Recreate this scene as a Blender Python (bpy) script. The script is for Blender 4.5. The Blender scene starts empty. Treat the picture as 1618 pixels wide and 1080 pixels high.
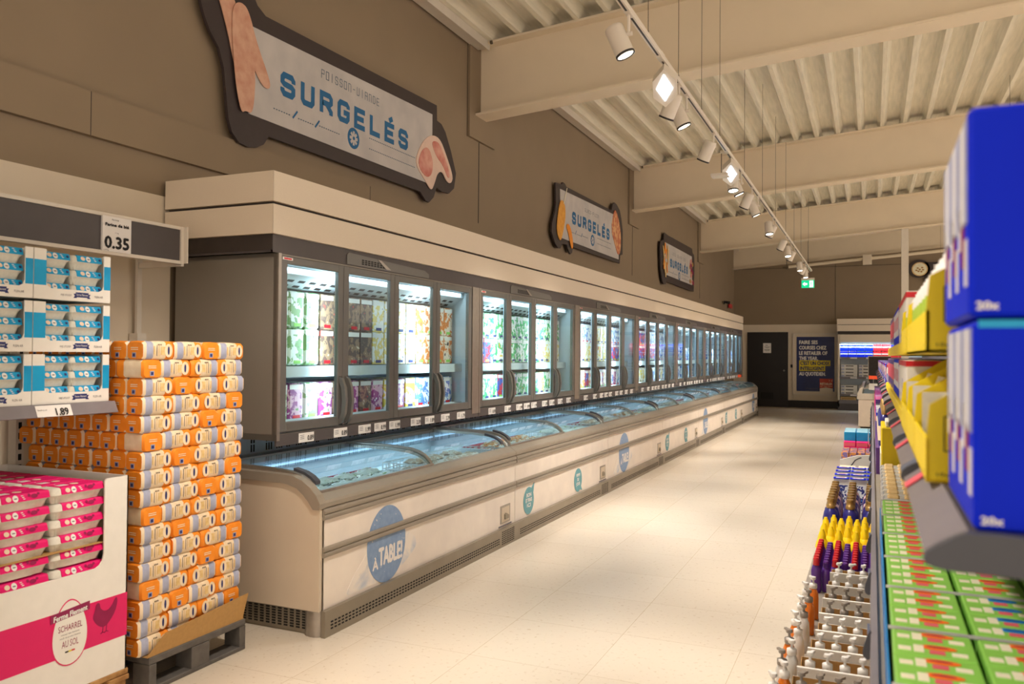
import bpy, math, random
from mathutils import Vector, Matrix
random.seed(7)
PI = math.pi
S = bpy.context.scene
COL = S.collection

# ------------------------------------------------------------------ camera
FPX, YAW, PITCH, ROLL = 1290.0, 23.8055, 0.8674, 0.45
def cam_axes():
    y, p, r = map(math.radians, (YAW, PITCH, ROLL))
    fw = Vector((-math.sin(y) * math.cos(p), math.cos(y) * math.cos(p), math.sin(p)))
    rt = Vector((math.cos(y), math.sin(y), 0))
    up = rt.cross(fw)
    return rt * math.cos(r) + up * math.sin(r), -rt * math.sin(r) + up * math.cos(r), fw
cr, cu, cf = cam_axes()
cd = bpy.data.cameras.new('camera')
cam = bpy.data.objects.new('camera', cd); COL.objects.link(cam)
m4 = Matrix((cr, cu, -cf)).transposed().to_4x4(); m4.translation = Vector((0, 0, 1.47))
cam.matrix_world = m4
cd.sensor_width = 36; cd.lens = FPX / 1618 * 36
cd.clip_start = 0.05; cd.clip_end = 200
cd.dof.use_dof = True; cd.dof.focus_distance = 6.5; cd.dof.aperture_fstop = 4.5
S.camera = cam

# ------------------------------------------------------------------ world, exposure
W = bpy.data.worlds.new('world'); S.world = W; W.use_nodes = True
bg = W.node_tree.nodes['Background']
bg.inputs[0].default_value = (1.0, 0.86, 0.73, 1); bg.inputs[1].default_value = 1.35
S.view_settings.view_transform = 'Standard'; S.view_settings.look = 'None'
S.view_settings.gamma = 1; S.view_settings.use_curve_mapping = False
S.view_settings.exposure = 0.32
S.cycles.use_denoising = True
S.cycles.max_bounces = 7; S.cycles.diffuse_bounces = 3; S.cycles.glossy_bounces = 3
S.cycles.transparent_max_bounces = 12; S.cycles.transmission_bounces = 4
S.cycles.caustics_reflective = False; S.cycles.caustics_refractive = False
S.cycles.sample_clamp_indirect = 4
WARM = (1.0, 0.89, 0.78); COOL = (0.72, 0.90, 1.0)

# ------------------------------------------------------------------ materials
MATS = {}
def lin(c):
    return tuple(((v / 255) / 12.92 if v / 255 <= 0.04045 else ((v / 255 + 0.055) / 1.055) ** 2.4) for v in c)
def mat(name, rgb, rough=0.55, metal=0.0, noise=0.05, scale=14.0, rgb2=None, bump=0.0, spec=0.4, emit=0.0, coat=0.0, tex='noise', contrast=(0.3, 0.7), alpha=1.0):
    if name in MATS: return MATS[name]
    m = bpy.data.materials.new(name); m.use_nodes = True
    nt = m.node_tree; b = nt.nodes['Principled BSDF']
    c1 = lin(rgb); c2 = lin(rgb2) if rgb2 else tuple(min(1, v * (1 - noise * 2)) for v in c1)
    tc = nt.nodes.new('ShaderNodeTexCoord')
    if tex == 'voronoi':
        n = nt.nodes.new('ShaderNodeTexVoronoi'); n.inputs['Scale'].default_value = scale; out = n.outputs['Distance']
    else:
        n = nt.nodes.new('ShaderNodeTexNoise'); n.inputs['Scale'].default_value = scale; n.inputs['Detail'].default_value = 3; out = n.outputs['Fac']
    nt.links.new(tc.outputs['Object'], n.inputs['Vector'])
    r = nt.nodes.new('ShaderNodeValToRGB')
    r.color_ramp.elements[0].position, r.color_ramp.elements[1].position = contrast
    r.color_ramp.elements[0].color = (*c1, 1); r.color_ramp.elements[1].color = (*c2, 1)
    nt.links.new(out, r.inputs[0]); nt.links.new(r.outputs[0], b.inputs['Base Color'])
    b.inputs['Roughness'].default_value = rough; b.inputs['Metallic'].default_value = metal
    b.inputs['Specular IOR Level'].default_value = spec
    b.inputs['Coat Weight'].default_value = coat
    if bump:
        bp = nt.nodes.new('ShaderNodeBump'); bp.inputs['Strength'].default_value = bump; bp.inputs['Distance'].default_value = 0.01
        nt.links.new(out, bp.inputs['Height']); nt.links.new(bp.outputs[0], b.inputs['Normal'])
    if emit:
        nt.links.new(r.outputs[0], b.inputs['Emission Color']); b.inputs['Emission Strength'].default_value = emit
    MATS[name] = m
    return m
def glass(name, tint, refl=0.9, ior=1.5, rough=0.02):
    m = bpy.data.materials.new(name); m.use_nodes = True; nt = m.node_tree; nt.nodes.clear()
    o = nt.nodes.new('ShaderNodeOutputMaterial'); t = nt.nodes.new('ShaderNodeBsdfTransparent'); g = nt.nodes.new('ShaderNodeBsdfGlossy')
    f = nt.nodes.new('ShaderNodeFresnel'); x = nt.nodes.new('ShaderNodeMixShader')
    t.inputs[0].default_value = (*tint, 1); g.inputs['Roughness'].default_value = rough
    g.inputs[0].default_value = (refl, refl, refl, 1); f.inputs[0].default_value = ior
    ge = nt.nodes.new('ShaderNodeNewGeometry'); k1 = nt.nodes.new('ShaderNodeMath'); k1.operation = 'SUBTRACT'; k1.inputs[0].default_value = 1
    k2 = nt.nodes.new('ShaderNodeMath'); k2.operation = 'MULTIPLY'
    nt.links.new(ge.outputs['Backfacing'], k1.inputs[1]); nt.links.new(k1.outputs[0], k2.inputs[0]); nt.links.new(f.outputs[0], k2.inputs[1])
    nt.links.new(k2.outputs[0], x.inputs[0]); nt.links.new(t.outputs[0], x.inputs[1]); nt.links.new(g.outputs[0], x.inputs[2])
    nt.links.new(x.outputs[0], o.inputs[0]); MATS[name] = m
    return m
def picture(name, cols, scale=9.0, rough=0.45, stretch=(1, 1, 1), coat=0.2):
    """printed packaging: a patchy print in several colours"""
    m = bpy.data.materials.new(name); m.use_nodes = True; nt = m.node_tree; b = nt.nodes['Principled BSDF']
    tc = nt.nodes.new('ShaderNodeTexCoord'); mp = nt.nodes.new('ShaderNodeMapping'); mp.inputs['Scale'].default_value = stretch
    oi = nt.nodes.new('ShaderNodeObjectInfo'); n = nt.nodes.new('ShaderNodeTexNoise'); n.noise_dimensions = '4D'
    n.inputs['Scale'].default_value = scale; n.inputs['Detail'].default_value = 4
    mu = nt.nodes.new('ShaderNodeMath'); mu.operation = 'MULTIPLY'; mu.inputs[1].default_value = 9
    nt.links.new(oi.outputs['Random'], mu.inputs[0]); nt.links.new(mu.outputs[0], n.inputs['W'])
    nt.links.new(tc.outputs['Object'], mp.inputs[0]); nt.links.new(mp.outputs[0], n.inputs['Vector'])
    r = nt.nodes.new('ShaderNodeValToRGB'); r.color_ramp.interpolation = 'CONSTANT'
    k = len(cols)
    for i, c in enumerate(cols):
        pos = 0 if i == 0 else 0.34 + 0.32 * (i - 1) / max(1, k - 2) if k > 2 else 0.5
        e = r.color_ramp.elements[0] if i == 0 else (r.color_ramp.elements[1] if i == 1 else r.color_ramp.elements.new(pos))
        e.position = pos; e.color = (*lin(c), 1)
    nt.links.new(n.outputs['Fac'], r.inputs[0]); nt.links.new(r.outputs[0], b.inputs['Base Color'])
    b.inputs['Roughness'].default_value = rough; b.inputs['Coat Weight'].default_value = coat
    MATS[name] = m
    return m

M_ = dict(
    taupe=mat('taupe_wall_paint', (146, 128, 105), 0.7, noise=0.03, scale=2, bump=0.02),
    cream_wall=mat('cream_wall_panel', (226, 212, 190), 0.6, noise=0.02, scale=3),
    white_paint=mat('cream_steel_paint', (240, 224, 198), 0.5, noise=0.02, scale=3),
    channel=mat('white_channel', (225, 216, 202), 0.45, noise=0.02),
    canopy=mat('cream_canopy_board', (232, 217, 196), 0.55, noise=0.03, scale=220),
    recess=mat('dark_recess', (62, 54, 50), 0.6, noise=0.1),
    anthracite=mat('anthracite_sheet', (84, 78, 78), 0.45, noise=0.04),
    cab=mat('grey_cabinet_sheet', (139, 133, 124), 0.38, noise=0.02, scale=3, metal=0.25),
    cab_dark=mat('dark_grey_frame', (112, 110, 106), 0.35, noise=0.03, metal=0.3),
    alu=mat('brushed_aluminium', (168, 160, 150), 0.33, 0.75, noise=0.05, scale=30),
    bumper=mat('grey_bumper_profile', (152, 142, 128), 0.38, 0.15, noise=0.03),
    front=mat('freezer_front_film', (238, 226, 212), 0.42, noise=0.05, scale=6, rgb2=(228, 216, 204)),
    side=mat('freezer_side_panel', (206, 190, 168), 0.45, noise=0.03, scale=5),
    plinth=mat('plinth_sheet', (150, 140, 124), 0.4, 0.4, noise=0.05, scale=8),
    black=mat('black_void', (14, 13, 13), 0.7, noise=0.1),
    white=mat('white_plastic', (240, 238, 234), 0.4, noise=0.02),
    inner=mat('white_freezer_liner', (222, 232, 238), 0.35, noise=0.02),
    riser=mat('blue_grey_riser', (196, 210, 222), 0.35, 0.0, noise=0.05, scale=5),
    card=mat('brown_cardboard', (188, 146, 88), 0.75, noise=0.06, scale=60),
    pallet=mat('grey_plastic_pallet', (86, 82, 78), 0.55, noise=0.1, scale=20, rgb2=(104, 99, 94)),
    wood=mat('raw_pallet_wood', (196, 152, 96), 0.75, noise=0.15, scale=25, rgb2=(150, 108, 62)),
    tag=mat('white_price_card', (240, 236, 232), 0.5, noise=0.01),
    ink=mat('black_ink', (28, 26, 28), 0.6, noise=0.02),
    grey_ink=mat('grey_ink', (120, 116, 120), 0.6, noise=0.02),
    blue_ink=mat('sign_blue', (38, 108, 158), 0.6, noise=0.05),
    grey_blue=mat('sign_grey_blue', (92, 110, 128), 0.6, noise=0.02),
    sign_board=mat('dark_brown_board', (62, 52, 52), 0.5, noise=0.04),
    panel=mat('frosted_print_panel', (206, 200, 196), 0.5, noise=0.04, scale=5, rgb2=(190, 186, 184)),
    fish=mat('fish_print', (222, 178, 152), 0.5, noise=0.1, scale=14, rgb2=(204, 148, 124)),
    meat=mat('meat_print', (204, 112, 100), 0.5, scale=9, rgb2=(232, 178, 160)),
    fat=mat('fat_print', (238, 208, 190), 0.5, noise=0.05),
    orange=mat('orange_print', (252, 160, 48), 0.55, noise=0.05, scale=12, rgb2=(246, 146, 34)),
    orange_end=mat('orange_paper', (250, 152, 40), 0.6, noise=0.05, scale=25, rgb2=(240, 136, 26), bump=0.15),
    cream=mat('cream_paper', (246, 226, 196), 0.6, noise=0.04, scale=22, rgb2=(232, 206, 168), bump=0.12),
    steel_blue=mat('grey_blue_print', (176, 180, 204), 0.6, noise=0.1, scale=40),
    navy=mat('navy_print', (40, 48, 110), 0.5, noise=0.03),
    pulp=mat('egg_carton_pulp', (226, 222, 208), 0.8, noise=0.06, scale=60, bump=0.15),
    magenta=mat('magenta_print', (240, 14, 122), 0.55, noise=0.06, scale=15, rgb2=(228, 6, 106)),
    dark_magenta=mat('dark_magenta_print', (150, 14, 78), 0.55, noise=0.06, scale=30),
    magenta_band=mat('magenta_band', (226, 24, 102), 0.5, noise=0.02),
    box_white=mat('white_carton_board', (240, 236, 228), 0.55, noise=0.02, scale=20),
    cyan=mat('cyan_print', (20, 168, 222), 0.5, noise=0.05, scale=10, rgb2=(10, 150, 206)),
    egg=mat('egg_shell_print', (240, 214, 190), 0.5, noise=0.05),
    blue_box=mat('royal_blue_carton', (0, 38, 214), 0.6, noise=0.04, scale=4, rgb2=(0, 32, 200), spec=.15),
    yellow=mat('yellow_carton', (250, 222, 20), 0.5, noise=0.03, scale=10),
    yellow_dull=mat('mustard_carton', (232, 202, 10), 0.55, noise=0.03, scale=10),
    pink_label=mat('pink_shelf_label', (236, 100, 118), 0.5, noise=0.05),
    slate=mat('slate_plastic', (74, 76, 84), 0.4, noise=0.05),
    slate_blue=mat('slate_blue_plastic', (96, 106, 130), 0.35, noise=0.05),
    rail=mat('shelf_price_rail', (128, 122, 126), 0.55, 0.0, noise=0.04),
    shelf=mat('grey_shelf_sheet', (160, 152, 140), 0.45, 0.2, noise=0.04),
    red=mat('red_plastic', (214, 28, 40), 0.4, noise=0.03, coat=0.3),
    purple=mat('purple_plastic', (92, 44, 140), 0.35, noise=0.05, coat=0.3),
    bottle_navy=mat('navy_bottle', (44, 40, 120), 0.3, noise=0.05, coat=0.4),
    gold=mat('gold_cap', (176, 140, 84), 0.3, 0.5, noise=0.05),
    bottle_yellow=mat('yellow_bottle', (250, 212, 20), 0.35, noise=0.04, coat=0.3),
    pump=mat('white_pump', (244, 242, 238), 0.35, noise=0.02),
    green=mat('lime_green_pack', (150, 216, 92), 0.45, noise=0.04, scale=8, coat=0.2),
    green_tab=mat('orange_brand_oval', (255, 116, 40), 0.5, noise=0.04),
    blue_tab=mat('blue_brand_oval', (30, 130, 210), 0.5, noise=0.04),
    pale=mat('pale_cream_print', (250, 244, 214), 0.5, noise=0.05),
    biscuit=mat('biscuit', (236, 206, 148), 0.6, noise=0.06, scale=40, rgb2=(220, 184, 120)),
    dark_door=mat('black_door_leaf', (36, 32, 32), 0.45, noise=0.08, scale=5),
    poster_navy=mat('poster_navy', (28, 44, 104), 0.4, noise=0.06, scale=3, rgb2=(20, 32, 84)),
    poster_yellow=mat('poster_yellow', (232, 208, 44), 0.45, noise=0.03),
    poster_red=mat('poster_red', (206, 72, 40), 0.45, noise=0.03),
    lamp_body=mat('white_lamp_body', (232, 222, 208), 0.4, noise=0.02),
    lamp_ring=mat('lamp_ring', (52, 46, 44), 0.4, noise=0.02),
    lamp_face=mat('lit_lamp_lens', (255, 236, 205), 0.3, noise=0.0, emit=9.0),
    flood_face=mat('lit_flood_lens', (225, 240, 255), 0.3, noise=0.0, emit=14.0),
    led=mat('cool_led_strip', (196, 228, 255), 0.3, noise=0.0, emit=1.3),
    exit_green=mat('lit_exit_green', (0, 190, 130), 0.4, noise=0.02, emit=0.9),
    exit_white=mat('lit_exit_white', (240, 255, 248), 0.4, noise=0.0, emit=1.2),
    wire=mat('thin_steel_wire', (110, 96, 80), 0.5, 0.5, noise=0.02),
    amber=mat('amber_soap', (230, 120, 20), 0.25, noise=0.05, coat=0.6),
    clear_plastic=mat('milky_clear_plastic', (222, 222, 220), 0.2, noise=0.04, coat=0.6),
    grey_pump=mat('grey_clear_pump', (150, 142, 134), 0.25, noise=0.05, coat=0.5),
    sticker_blue=mat('blue_sticker', (120, 146, 182), 0.5, scale=30, rgb2=(134, 158, 190)),
    sticker_teal=mat('teal_sticker', (90, 150, 160), 0.5, scale=30, rgb2=(104, 162, 170)),
    scuff=mat('scuffed_white_ink', (236, 230, 224), 0.5, noise=0.03),
    red_price=mat('red_price_strip', (206, 60, 84), 0.45, noise=0.06, scale=30),
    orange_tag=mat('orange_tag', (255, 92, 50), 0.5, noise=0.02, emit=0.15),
    basket=mat('white_wire_basket', (226, 228, 230), 0.4, noise=0.02),
    tile_dark=mat('black_skirting', (30, 26, 24), 0.5, noise=0.05),
)
G_DOOR = glass('door_glass', (0.86, 0.93, 0.93), 0.55)
G_LID = glass('lid_glass', (0.80, 0.90, 0.93), 0.8, 1.5)
G_CLEAR = glass('clear_divider', (0.90, 0.93, 0.94), 0.6)
def wash(name, base, spot, r0):
    """white film with an irregular pale blue paint wash round the object origin"""
    m = bpy.data.materials.new(name); m.use_nodes = True; nt = m.node_tree; b = nt.nodes['Principled BSDF']
    tc = nt.nodes.new('ShaderNodeTexCoord'); n = nt.nodes.new('ShaderNodeTexNoise'); n.inputs['Scale'].default_value = 5; n.inputs['Detail'].default_value = 5
    n.inputs['Distortion'].default_value = 0.6
    nt.links.new(tc.outputs['Object'], n.inputs['Vector'])
    r = nt.nodes.new('ShaderNodeValToRGB'); r.color_ramp.elements[0].position = 0.45; r.color_ramp.elements[1].position = 0.62
    r.color_ramp.elements[0].color = (*lin(base), 1); r.color_ramp.elements[1].color = (*lin(spot), 1)
    nt.links.new(n.outputs['Fac'], r.inputs[0]); nt.links.new(r.outputs[0], b.inputs['Base Color']); b.inputs['Roughness'].default_value = 0.5
    MATS[name] = m
    return m
WASH = wash('blue_paint_wash', (236, 226, 214), (184, 192, 206), 0.3)

# floor: 30 cm speckled vinyl tiles with faint seams
def floor_mat():
    m = bpy.data.materials.new('speckled_vinyl_tiles'); m.use_nodes = True; nt = m.node_tree; b = nt.nodes['Principled BSDF']
    tc = nt.nodes.new('ShaderNodeTexCoord')
    br = nt.nodes.new('ShaderNodeTexBrick'); br.offset = 0.0; br.inputs['Scale'].default_value = 1
    br.inputs['Brick Width'].default_value = 0.6; br.inputs['Row Height'].default_value = 0.6; br.inputs['Mortar Size'].default_value = 0.0012
    br.inputs['Color1'].default_value = (*lin((224, 212, 194)), 1); br.inputs['Color2'].default_value = (*lin((219, 206, 187)), 1)
    br.inputs['Mortar'].default_value = (*lin((184, 164, 134)), 1)
    nt.links.new(tc.outputs['Object'], br.inputs['Vector'])
    n = nt.nodes.new('ShaderNodeTexNoise'); n.inputs['Scale'].default_value = 42; n.inputs['Detail'].default_value = 5
    nt.links.new(tc.outputs['Object'], n.inputs['Vector'])
    r = nt.nodes.new('ShaderNodeValToRGB'); r.color_ramp.elements[0].position = 0.60; r.color_ramp.elements[1].position = 0.72
    r.color_ramp.elements[0].color = (1, 1, 1, 1); r.color_ramp.elements[1].color = (0.72, 0.64, 0.54, 1)
    nt.links.new(n.outputs['Fac'], r.inputs[0])
    x = nt.nodes.new('ShaderNodeMix'); x.data_type = 'RGBA'; x.blend_type = 'MULTIPLY'; x.inputs[0].default_value = 0.7
    nt.links.new(br.outputs['Color'], x.inputs[6]); nt.links.new(r.outputs[0], x.inputs[7])
    nt.links.new(x.outputs[2], b.inputs['Base Color'])
    b.inputs['Roughness'].default_value = 0.27
    return m
def deck_mat():
    m = bpy.data.materials.new('perforated_galvanised_deck'); m.use_nodes = True; nt = m.node_tree; b = nt.nodes['Principled BSDF']
    tc = nt.nodes.new('ShaderNodeTexCoord'); mp = nt.nodes.new('ShaderNodeMapping'); mp.inputs['Scale'].default_value = (14, 1.2, 14)
    n = nt.nodes.new('ShaderNodeTexNoise'); n.inputs['Scale'].default_value = 2; n.inputs['Detail'].default_value = 4
    nt.links.new(tc.outputs['Object'], mp.inputs[0]); nt.links.new(mp.outputs[0], n.inputs['Vector'])
    r = nt.nodes.new('ShaderNodeValToRGB'); r.color_ramp.elements[0].color = (*lin((226, 220, 200)), 1); r.color_ramp.elements[1].color = (*lin((242, 234, 214)), 1)
    r.color_ramp.elements[0].position = 0.35; r.color_ramp.elements[1].position = 0.65
    nt.links.new(n.outputs['Fac'], r.inputs[0]); nt.links.new(r.outputs[0], b.inputs['Base Color'])
    b.inputs['Roughness'].default_value = 0.5
    return m

# ------------------------------------------------------------------ mesh helpers
class MB:
    def __init__(s): s.v = []; s.f = []; s.m = []; s.mats = []; s.sm = []
    def mi(s, m):
        if isinstance(m, str): m = M_[m]
        if m not in s.mats: s.mats.append(m)
        return s.mats.index(m)
    def add(s, vs, fs, m, smooth=False):
        o = len(s.v); s.v += [tuple(v) for v in vs]; k = s.mi(m)
        for f in fs: s.f.append(tuple(i + o for i in f)); s.m.append(k); s.sm.append(smooth)
        return s
    def box(s, x0, x1, y0, y1, z0, z1, m, bev=0.0):
        if x0 > x1: x0, x1 = x1, x0
        if y0 > y1: y0, y1 = y1, y0
        if z0 > z1: z0, z1 = z1, z0
        if bev > 0:
            b = min(bev, (x1 - x0) * .45, (y1 - y0) * .45, (z1 - z0) * .45)
            vs = []; 
            for sx in (0, 1):
                for sy in (0, 1):
                    for sz in (0, 1):
                        X, Y, Z = (x0, x1)[sx], (y0, y1)[sy], (z0, z1)[sz]
                        ix, iy, iz = (b, -b)[sx], (b, -b)[sy], (b, -b)[sz]
                        vs += [(X, Y + iy, Z + iz), (X + ix, Y, Z + iz), (X + ix, Y + iy, Z)]
            def I(sx, sy, sz, a): return (sx * 4 + sy * 2 + sz) * 3 + a
            fs = []
            for k in (0, 1):
                q = [I(k, 0, 0, 0), I(k, 0, 1, 0), I(k, 1, 1, 0), I(k, 1, 0, 0)]; fs.append(q if k == 0 else q[::-1])
                q = [I(0, k, 0, 1), I(1, k, 0, 1), I(1, k, 1, 1), I(0, k, 1, 1)]; fs.append(q if k == 0 else q[::-1])
                q = [I(0, 0, k, 2), I(0, 1, k, 2), I(1, 1, k, 2), I(1, 0, k, 2)]; fs.append(q if k == 0 else q[::-1])
            for a in (0, 1):
                for c in (0, 1):
                    q = [I(a, c, 0, 0), I(a, c, 1, 0), I(a, c, 1, 1), I(a, c, 0, 1)]; fs.append(q if (a + c) % 2 else q[::-1])
                    q = [I(a, 0, c, 0), I(a, 1, c, 0), I(a, 1, c, 2), I(a, 0, c, 2)]; fs.append(q[::-1] if (a + c) % 2 else q)
                    q = [I(0, a, c, 1), I(1, a, c, 1), I(1, a, c, 2), I(0, a, c, 2)]; fs.append(q if (a + c) % 2 else q[::-1])
            for a in (0, 1):
                for c in (0, 1):
                    for d in (0, 1):
                        q = [I(a, c, d, 0), I(a, c, d, 1), I(a, c, d, 2)]; fs.append(q[::-1] if (a + c + d) % 2 else q)
            return s.add(vs, fs, m)
        vs = [(x0, y0, z0), (x1, y0, z0), (x1, y1, z0), (x0, y1, z0), (x0, y0, z1), (x1, y0, z1), (x1, y1, z1), (x0, y1, z1)]
        return s.add(vs, [(0, 3, 2, 1), (4, 5, 6, 7), (0, 1, 5, 4), (1, 2, 6, 5), (2, 3, 7, 6), (3, 0, 4, 7)], m)
    def prism(s, poly, ax, a0, a1, m, smooth=False, caps=True):
        """poly of 2-D points in the plane normal to ax (x: (y,z), y: (x,z), z: (x,y)), swept from a0 to a1"""
        def P(p, a): return {'x': (a, p[0], p[1]), 'y': (p[0], a, p[1]), 'z': (p[0], p[1], a)}[ax]
        n = len(poly); ar = sum(poly[i][0] * poly[(i + 1) % n][1] - poly[(i + 1) % n][0] * poly[i][1] for i in range(n))
        if (ar < 0) != (ax == 'y'): poly = poly[::-1]
        if a0 > a1: a0, a1 = a1, a0
        vs = [P(p, a0) for p in poly] + [P(p, a1) for p in poly]
        fs = [(i, (i + 1) % n, n + (i + 1) % n, n + i) for i in range(n)]
        s.add(vs, fs, m, smooth)
        if caps:
            s.add(vs, [tuple(range(n))[::-1], tuple(range(n, 2 * n))], m)
        return s
    def lathe(s, prof, c, m, n=14, axis=(0, 0, 1), smooth=True, cap=True, sx=1, sy=1):
        a = Vector(axis).normalized(); t = Vector((1, 0, 0)) if abs(a.x) < .9 else Vector((0, 1, 0))
        u = a.cross(t).normalized(); w = a.cross(u); u, w = (w * -1, u) if a.z > .99 else (u, w)
        vs = []
        for r, h in prof:
            for k in range(n):
                q = 2 * PI * k / n
                vs.append(Vector(c) + a * h + u * math.cos(q) * r * sx + w * math.sin(q) * r * sy)
        fs = [(j * n + k, j * n + (k + 1) % n, (j + 1) * n + (k + 1) % n, (j + 1) * n + k) for j in range(len(prof) - 1) for k in range(n)]
        s.add(vs, fs, m, smooth)
        if cap:
            s.add(vs[:n], [tuple(range(n))[::-1]], m); s.add(vs[-n:], [tuple(range(n))], m)
        return s
    def tube(s, p0, p1, r, m, n=8):
        d = Vector(p1) - Vector(p0)
        return s.lathe([(r, 0), (r, d.length)], p0, m, n, d)
    def disc(s, c, r, ax, m, rz=None, n=20, t=0.0008):
        rz = rz or r
        poly = [((c[1] if ax == 'x' else c[0]) + math.cos(2 * PI * k / n) * r, (c[1] if ax == 'z' else c[2]) + math.sin(2 * PI * k / n) * rz) for k in range(n)]
        a = {'x': c[0], 'y': c[1], 'z': c[2]}[ax]
        return s.prism(poly, ax, a - t, a + t, m)
    def build(s, name, parent=None, bevel=0.0, loc=None, kind=None):
        me = bpy.data.meshes.new(name); me.from_pydata(s.v, [], s.f)
        for m in s.mats: me.materials.append(m)
        for p, k, sm in zip(me.polygons, s.m, s.sm): p.material_index = k; p.use_smooth = sm
        me.update()
        o = bpy.data.objects.new(name, me); COL.objects.link(o)
        if loc: o.location = loc
        if parent: o.parent = parent
        if kind: o['kind'] = kind
        return o
def tag(o, label=None, cat=None, group=None, kind=None):
    if label: o['label'] = label
    if cat: o['category'] = cat
    if group: o['group'] = group
    if kind: o['kind'] = kind
    return o
def thing(name, label, cat, loc=(0, 0, 0), rz=0, group=None):
    o = bpy.data.objects.new(name, None); COL.objects.link(o); o.location = loc; o.rotation_euler = (0, 0, rz)
    o.empty_display_size = .1
    return tag(o, label, cat, group)
def dup(o, loc, label, rz=None, group=None, parent=None):
    c = o.copy(); COL.objects.link(c)
    if parent is None:
        c.location = loc
        if rz is not None: c.rotation_euler = (0, 0, rz)
        if label: c['label'] = label
        if group: c['group'] = group
    else: c.parent = parent
    for ch in o.children: dup(ch, None, None, parent=c)
    return c
class Proto:
    """first placement moves the original, later ones copy it"""
    def __init__(s, o): s.o = o; s.used = False
    def put(s, loc, label, rz=0.0, group=None):
        if not s.used:
            s.used = True; s.o.location = loc; s.o.rotation_euler = (0, 0, rz); s.o['label'] = label
            if group: s.o['group'] = group
            return s.o
        return dup(s.o, loc, label, rz, group)
_tx = {}
def text_geo(t):
    if t not in _tx:
        c = bpy.data.curves.new('t', 'FONT'); c.body = t; c.resolution_u = 2; c.fill_mode = 'FRONT'
        o = bpy.data.objects.new('t', c); COL.objects.link(o)
        dg = bpy.context.evaluated_depsgraph_get(); me = o.evaluated_get(dg).to_mesh()
        v = [tuple(x.co) for x in me.vertices]; f = [tuple(p.vertices) for p in me.polygons]
        o.evaluated_get(dg).to_mesh_clear(); bpy.data.objects.remove(o); bpy.data.curves.remove(c)
        _tx[t] = (v, f)
    return _tx[t]
def text(mb, t, x, y, z, h, ax, m, w=None, bold=0.0):
    """lettering of cap height h whose lower left corner is at (x,y,z); ax 'x' faces +X (reads along +Y), 'y' faces -Y (reads along +X), 'z' faces up; w fits the width"""
    v, f = text_geo(t)
    if not v: return
    x0 = min(p[0] for p in v); x1 = max(p[0] for p in v); k = h / 0.70; kx = (w / (x1 - x0)) if w else k
    offs = [(0, 0)] if not bold else [(0, 0), (bold, 0), (-bold, 0), (0, bold), (0, -bold)]
    for j, (du, dv) in enumerate(offs):
        e = j * 0.0001
        out = []
        for p in v:
            u = (p[0] - x0) * kx + du; q = p[1] * k + dv
            out.append({'x': (x + e, y + u, z + q), 'y': (x + u, y - e, z + q), 'z': (x + u, y + q, z + e), 'zy': (x - q, y + u, z + e)}[ax])
        fs = f
        mb.add(out, fs, m)
def stroke(mb, path, t, fn, m):
    """thick polyline with mitred corners; fn maps (u,v) to 3-D"""
    L, R = [], []
    n = len(path)
    for i, p in enumerate(path):
        a = Vector(path[max(0, i - 1)]); b = Vector(path[min(n - 1, i + 1)]); c = Vector(p)
        d1 = (c - a).normalized() if i > 0 else None; d2 = (b - c).normalized() if i < n - 1 else None
        if d1 is None: nn = Vector((-d2.y, d2.x)); k = 1
        elif d2 is None: nn = Vector((-d1.y, d1.x)); k = 1
        else:
            nn = (Vector((-d1.y, d1.x)) + Vector((-d2.y, d2.x))).normalized(); k = 1 / max(.4, nn.dot(Vector((-d1.y, d1.x))))
        L.append(c + nn * t * k / 2); R.append(c - nn * t * k / 2)
    vs = [fn(*q) for q in L] + [fn(*q) for q in R]
    mb.add(vs, [(i, n + i, n + i + 1, i + 1) for i in range(n - 1)], m)
LET = {
    'S': [[(1, .70), (1, .84), (.84, 1), (.16, 1), (0, .84), (0, .62), (.16, .52), (.84, .48), (1, .38), (1, .16), (.84, 0), (.16, 0), (0, .16), (0, .3)]],
    'U': [[(0, 1.1), (0, .16), (.16, 0), (.84, 0), (1, .16), (1, 1.1)]],
    'R': [[(0, -.1), (0, 1), (.84, 1), (1, .86), (1, .62), (.84, .5), (.1, .5)], [(.5, .5), (1, .1), (1, -.1)]],
    'G': [[(1, .74), (1, .86), (.84, 1), (.16, 1), (0, .84), (0, .16), (.16, 0), (.84, 0), (1, .16), (1, .46), (.5, .46)]],
    'E': [[(1.1, 1), (0, 1), (0, 0), (1.1, 0)], [(0, .5), (.95, .5)]],
    'L': [[(0, 1.1), (0, 0), (1.1, 0)]],
    'É': [[(1.1, 1), (0, 1), (0, 0), (1.1, 0)], [(0, .5), (.95, .5)], [(.4, 1.28), (.85, 1.5)]],
    'P': [[(0, -.1), (0, 1), (1, 1), (1, .5), (0, .5)]], 'O': [[(0, -.05), (0, 1), (1, 1), (1, 0), (0, 0)]], 'I': [[(.5, -.1), (.5, 1.1)]],
    'N': [[(0, -.1), (0, 1), (.85, 1), (1, .8), (1, -.1)]], 'V': [[(0, 1.1), (0, 0), (.85, 0), (1, .2), (1, 1.1)]], 'A': [[(0, -.1), (0, 1), (1, 1), (1, -.1)], [(0, .5), (1, .5)]],
    'D': [[(0, 0), (0, 1), (.8, 1), (1, .8), (1, .2), (.8, 0), (0, 0)]], '-': [[(.1, .5), (.9, .5)]], 'C': [[(1, 1), (0, 1), (0, 0), (1, 0)]], 'Z': [[(0, 1), (1, 1), (0, 0), (1, 0)]],
    'T': [[(0, 1), (1, 1)], [(.5, 1), (.5, -.1)]], 'F': [[(1, 1), (0, 1), (0, -.1)], [(0, .5), (.8, .5)]],
}
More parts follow.
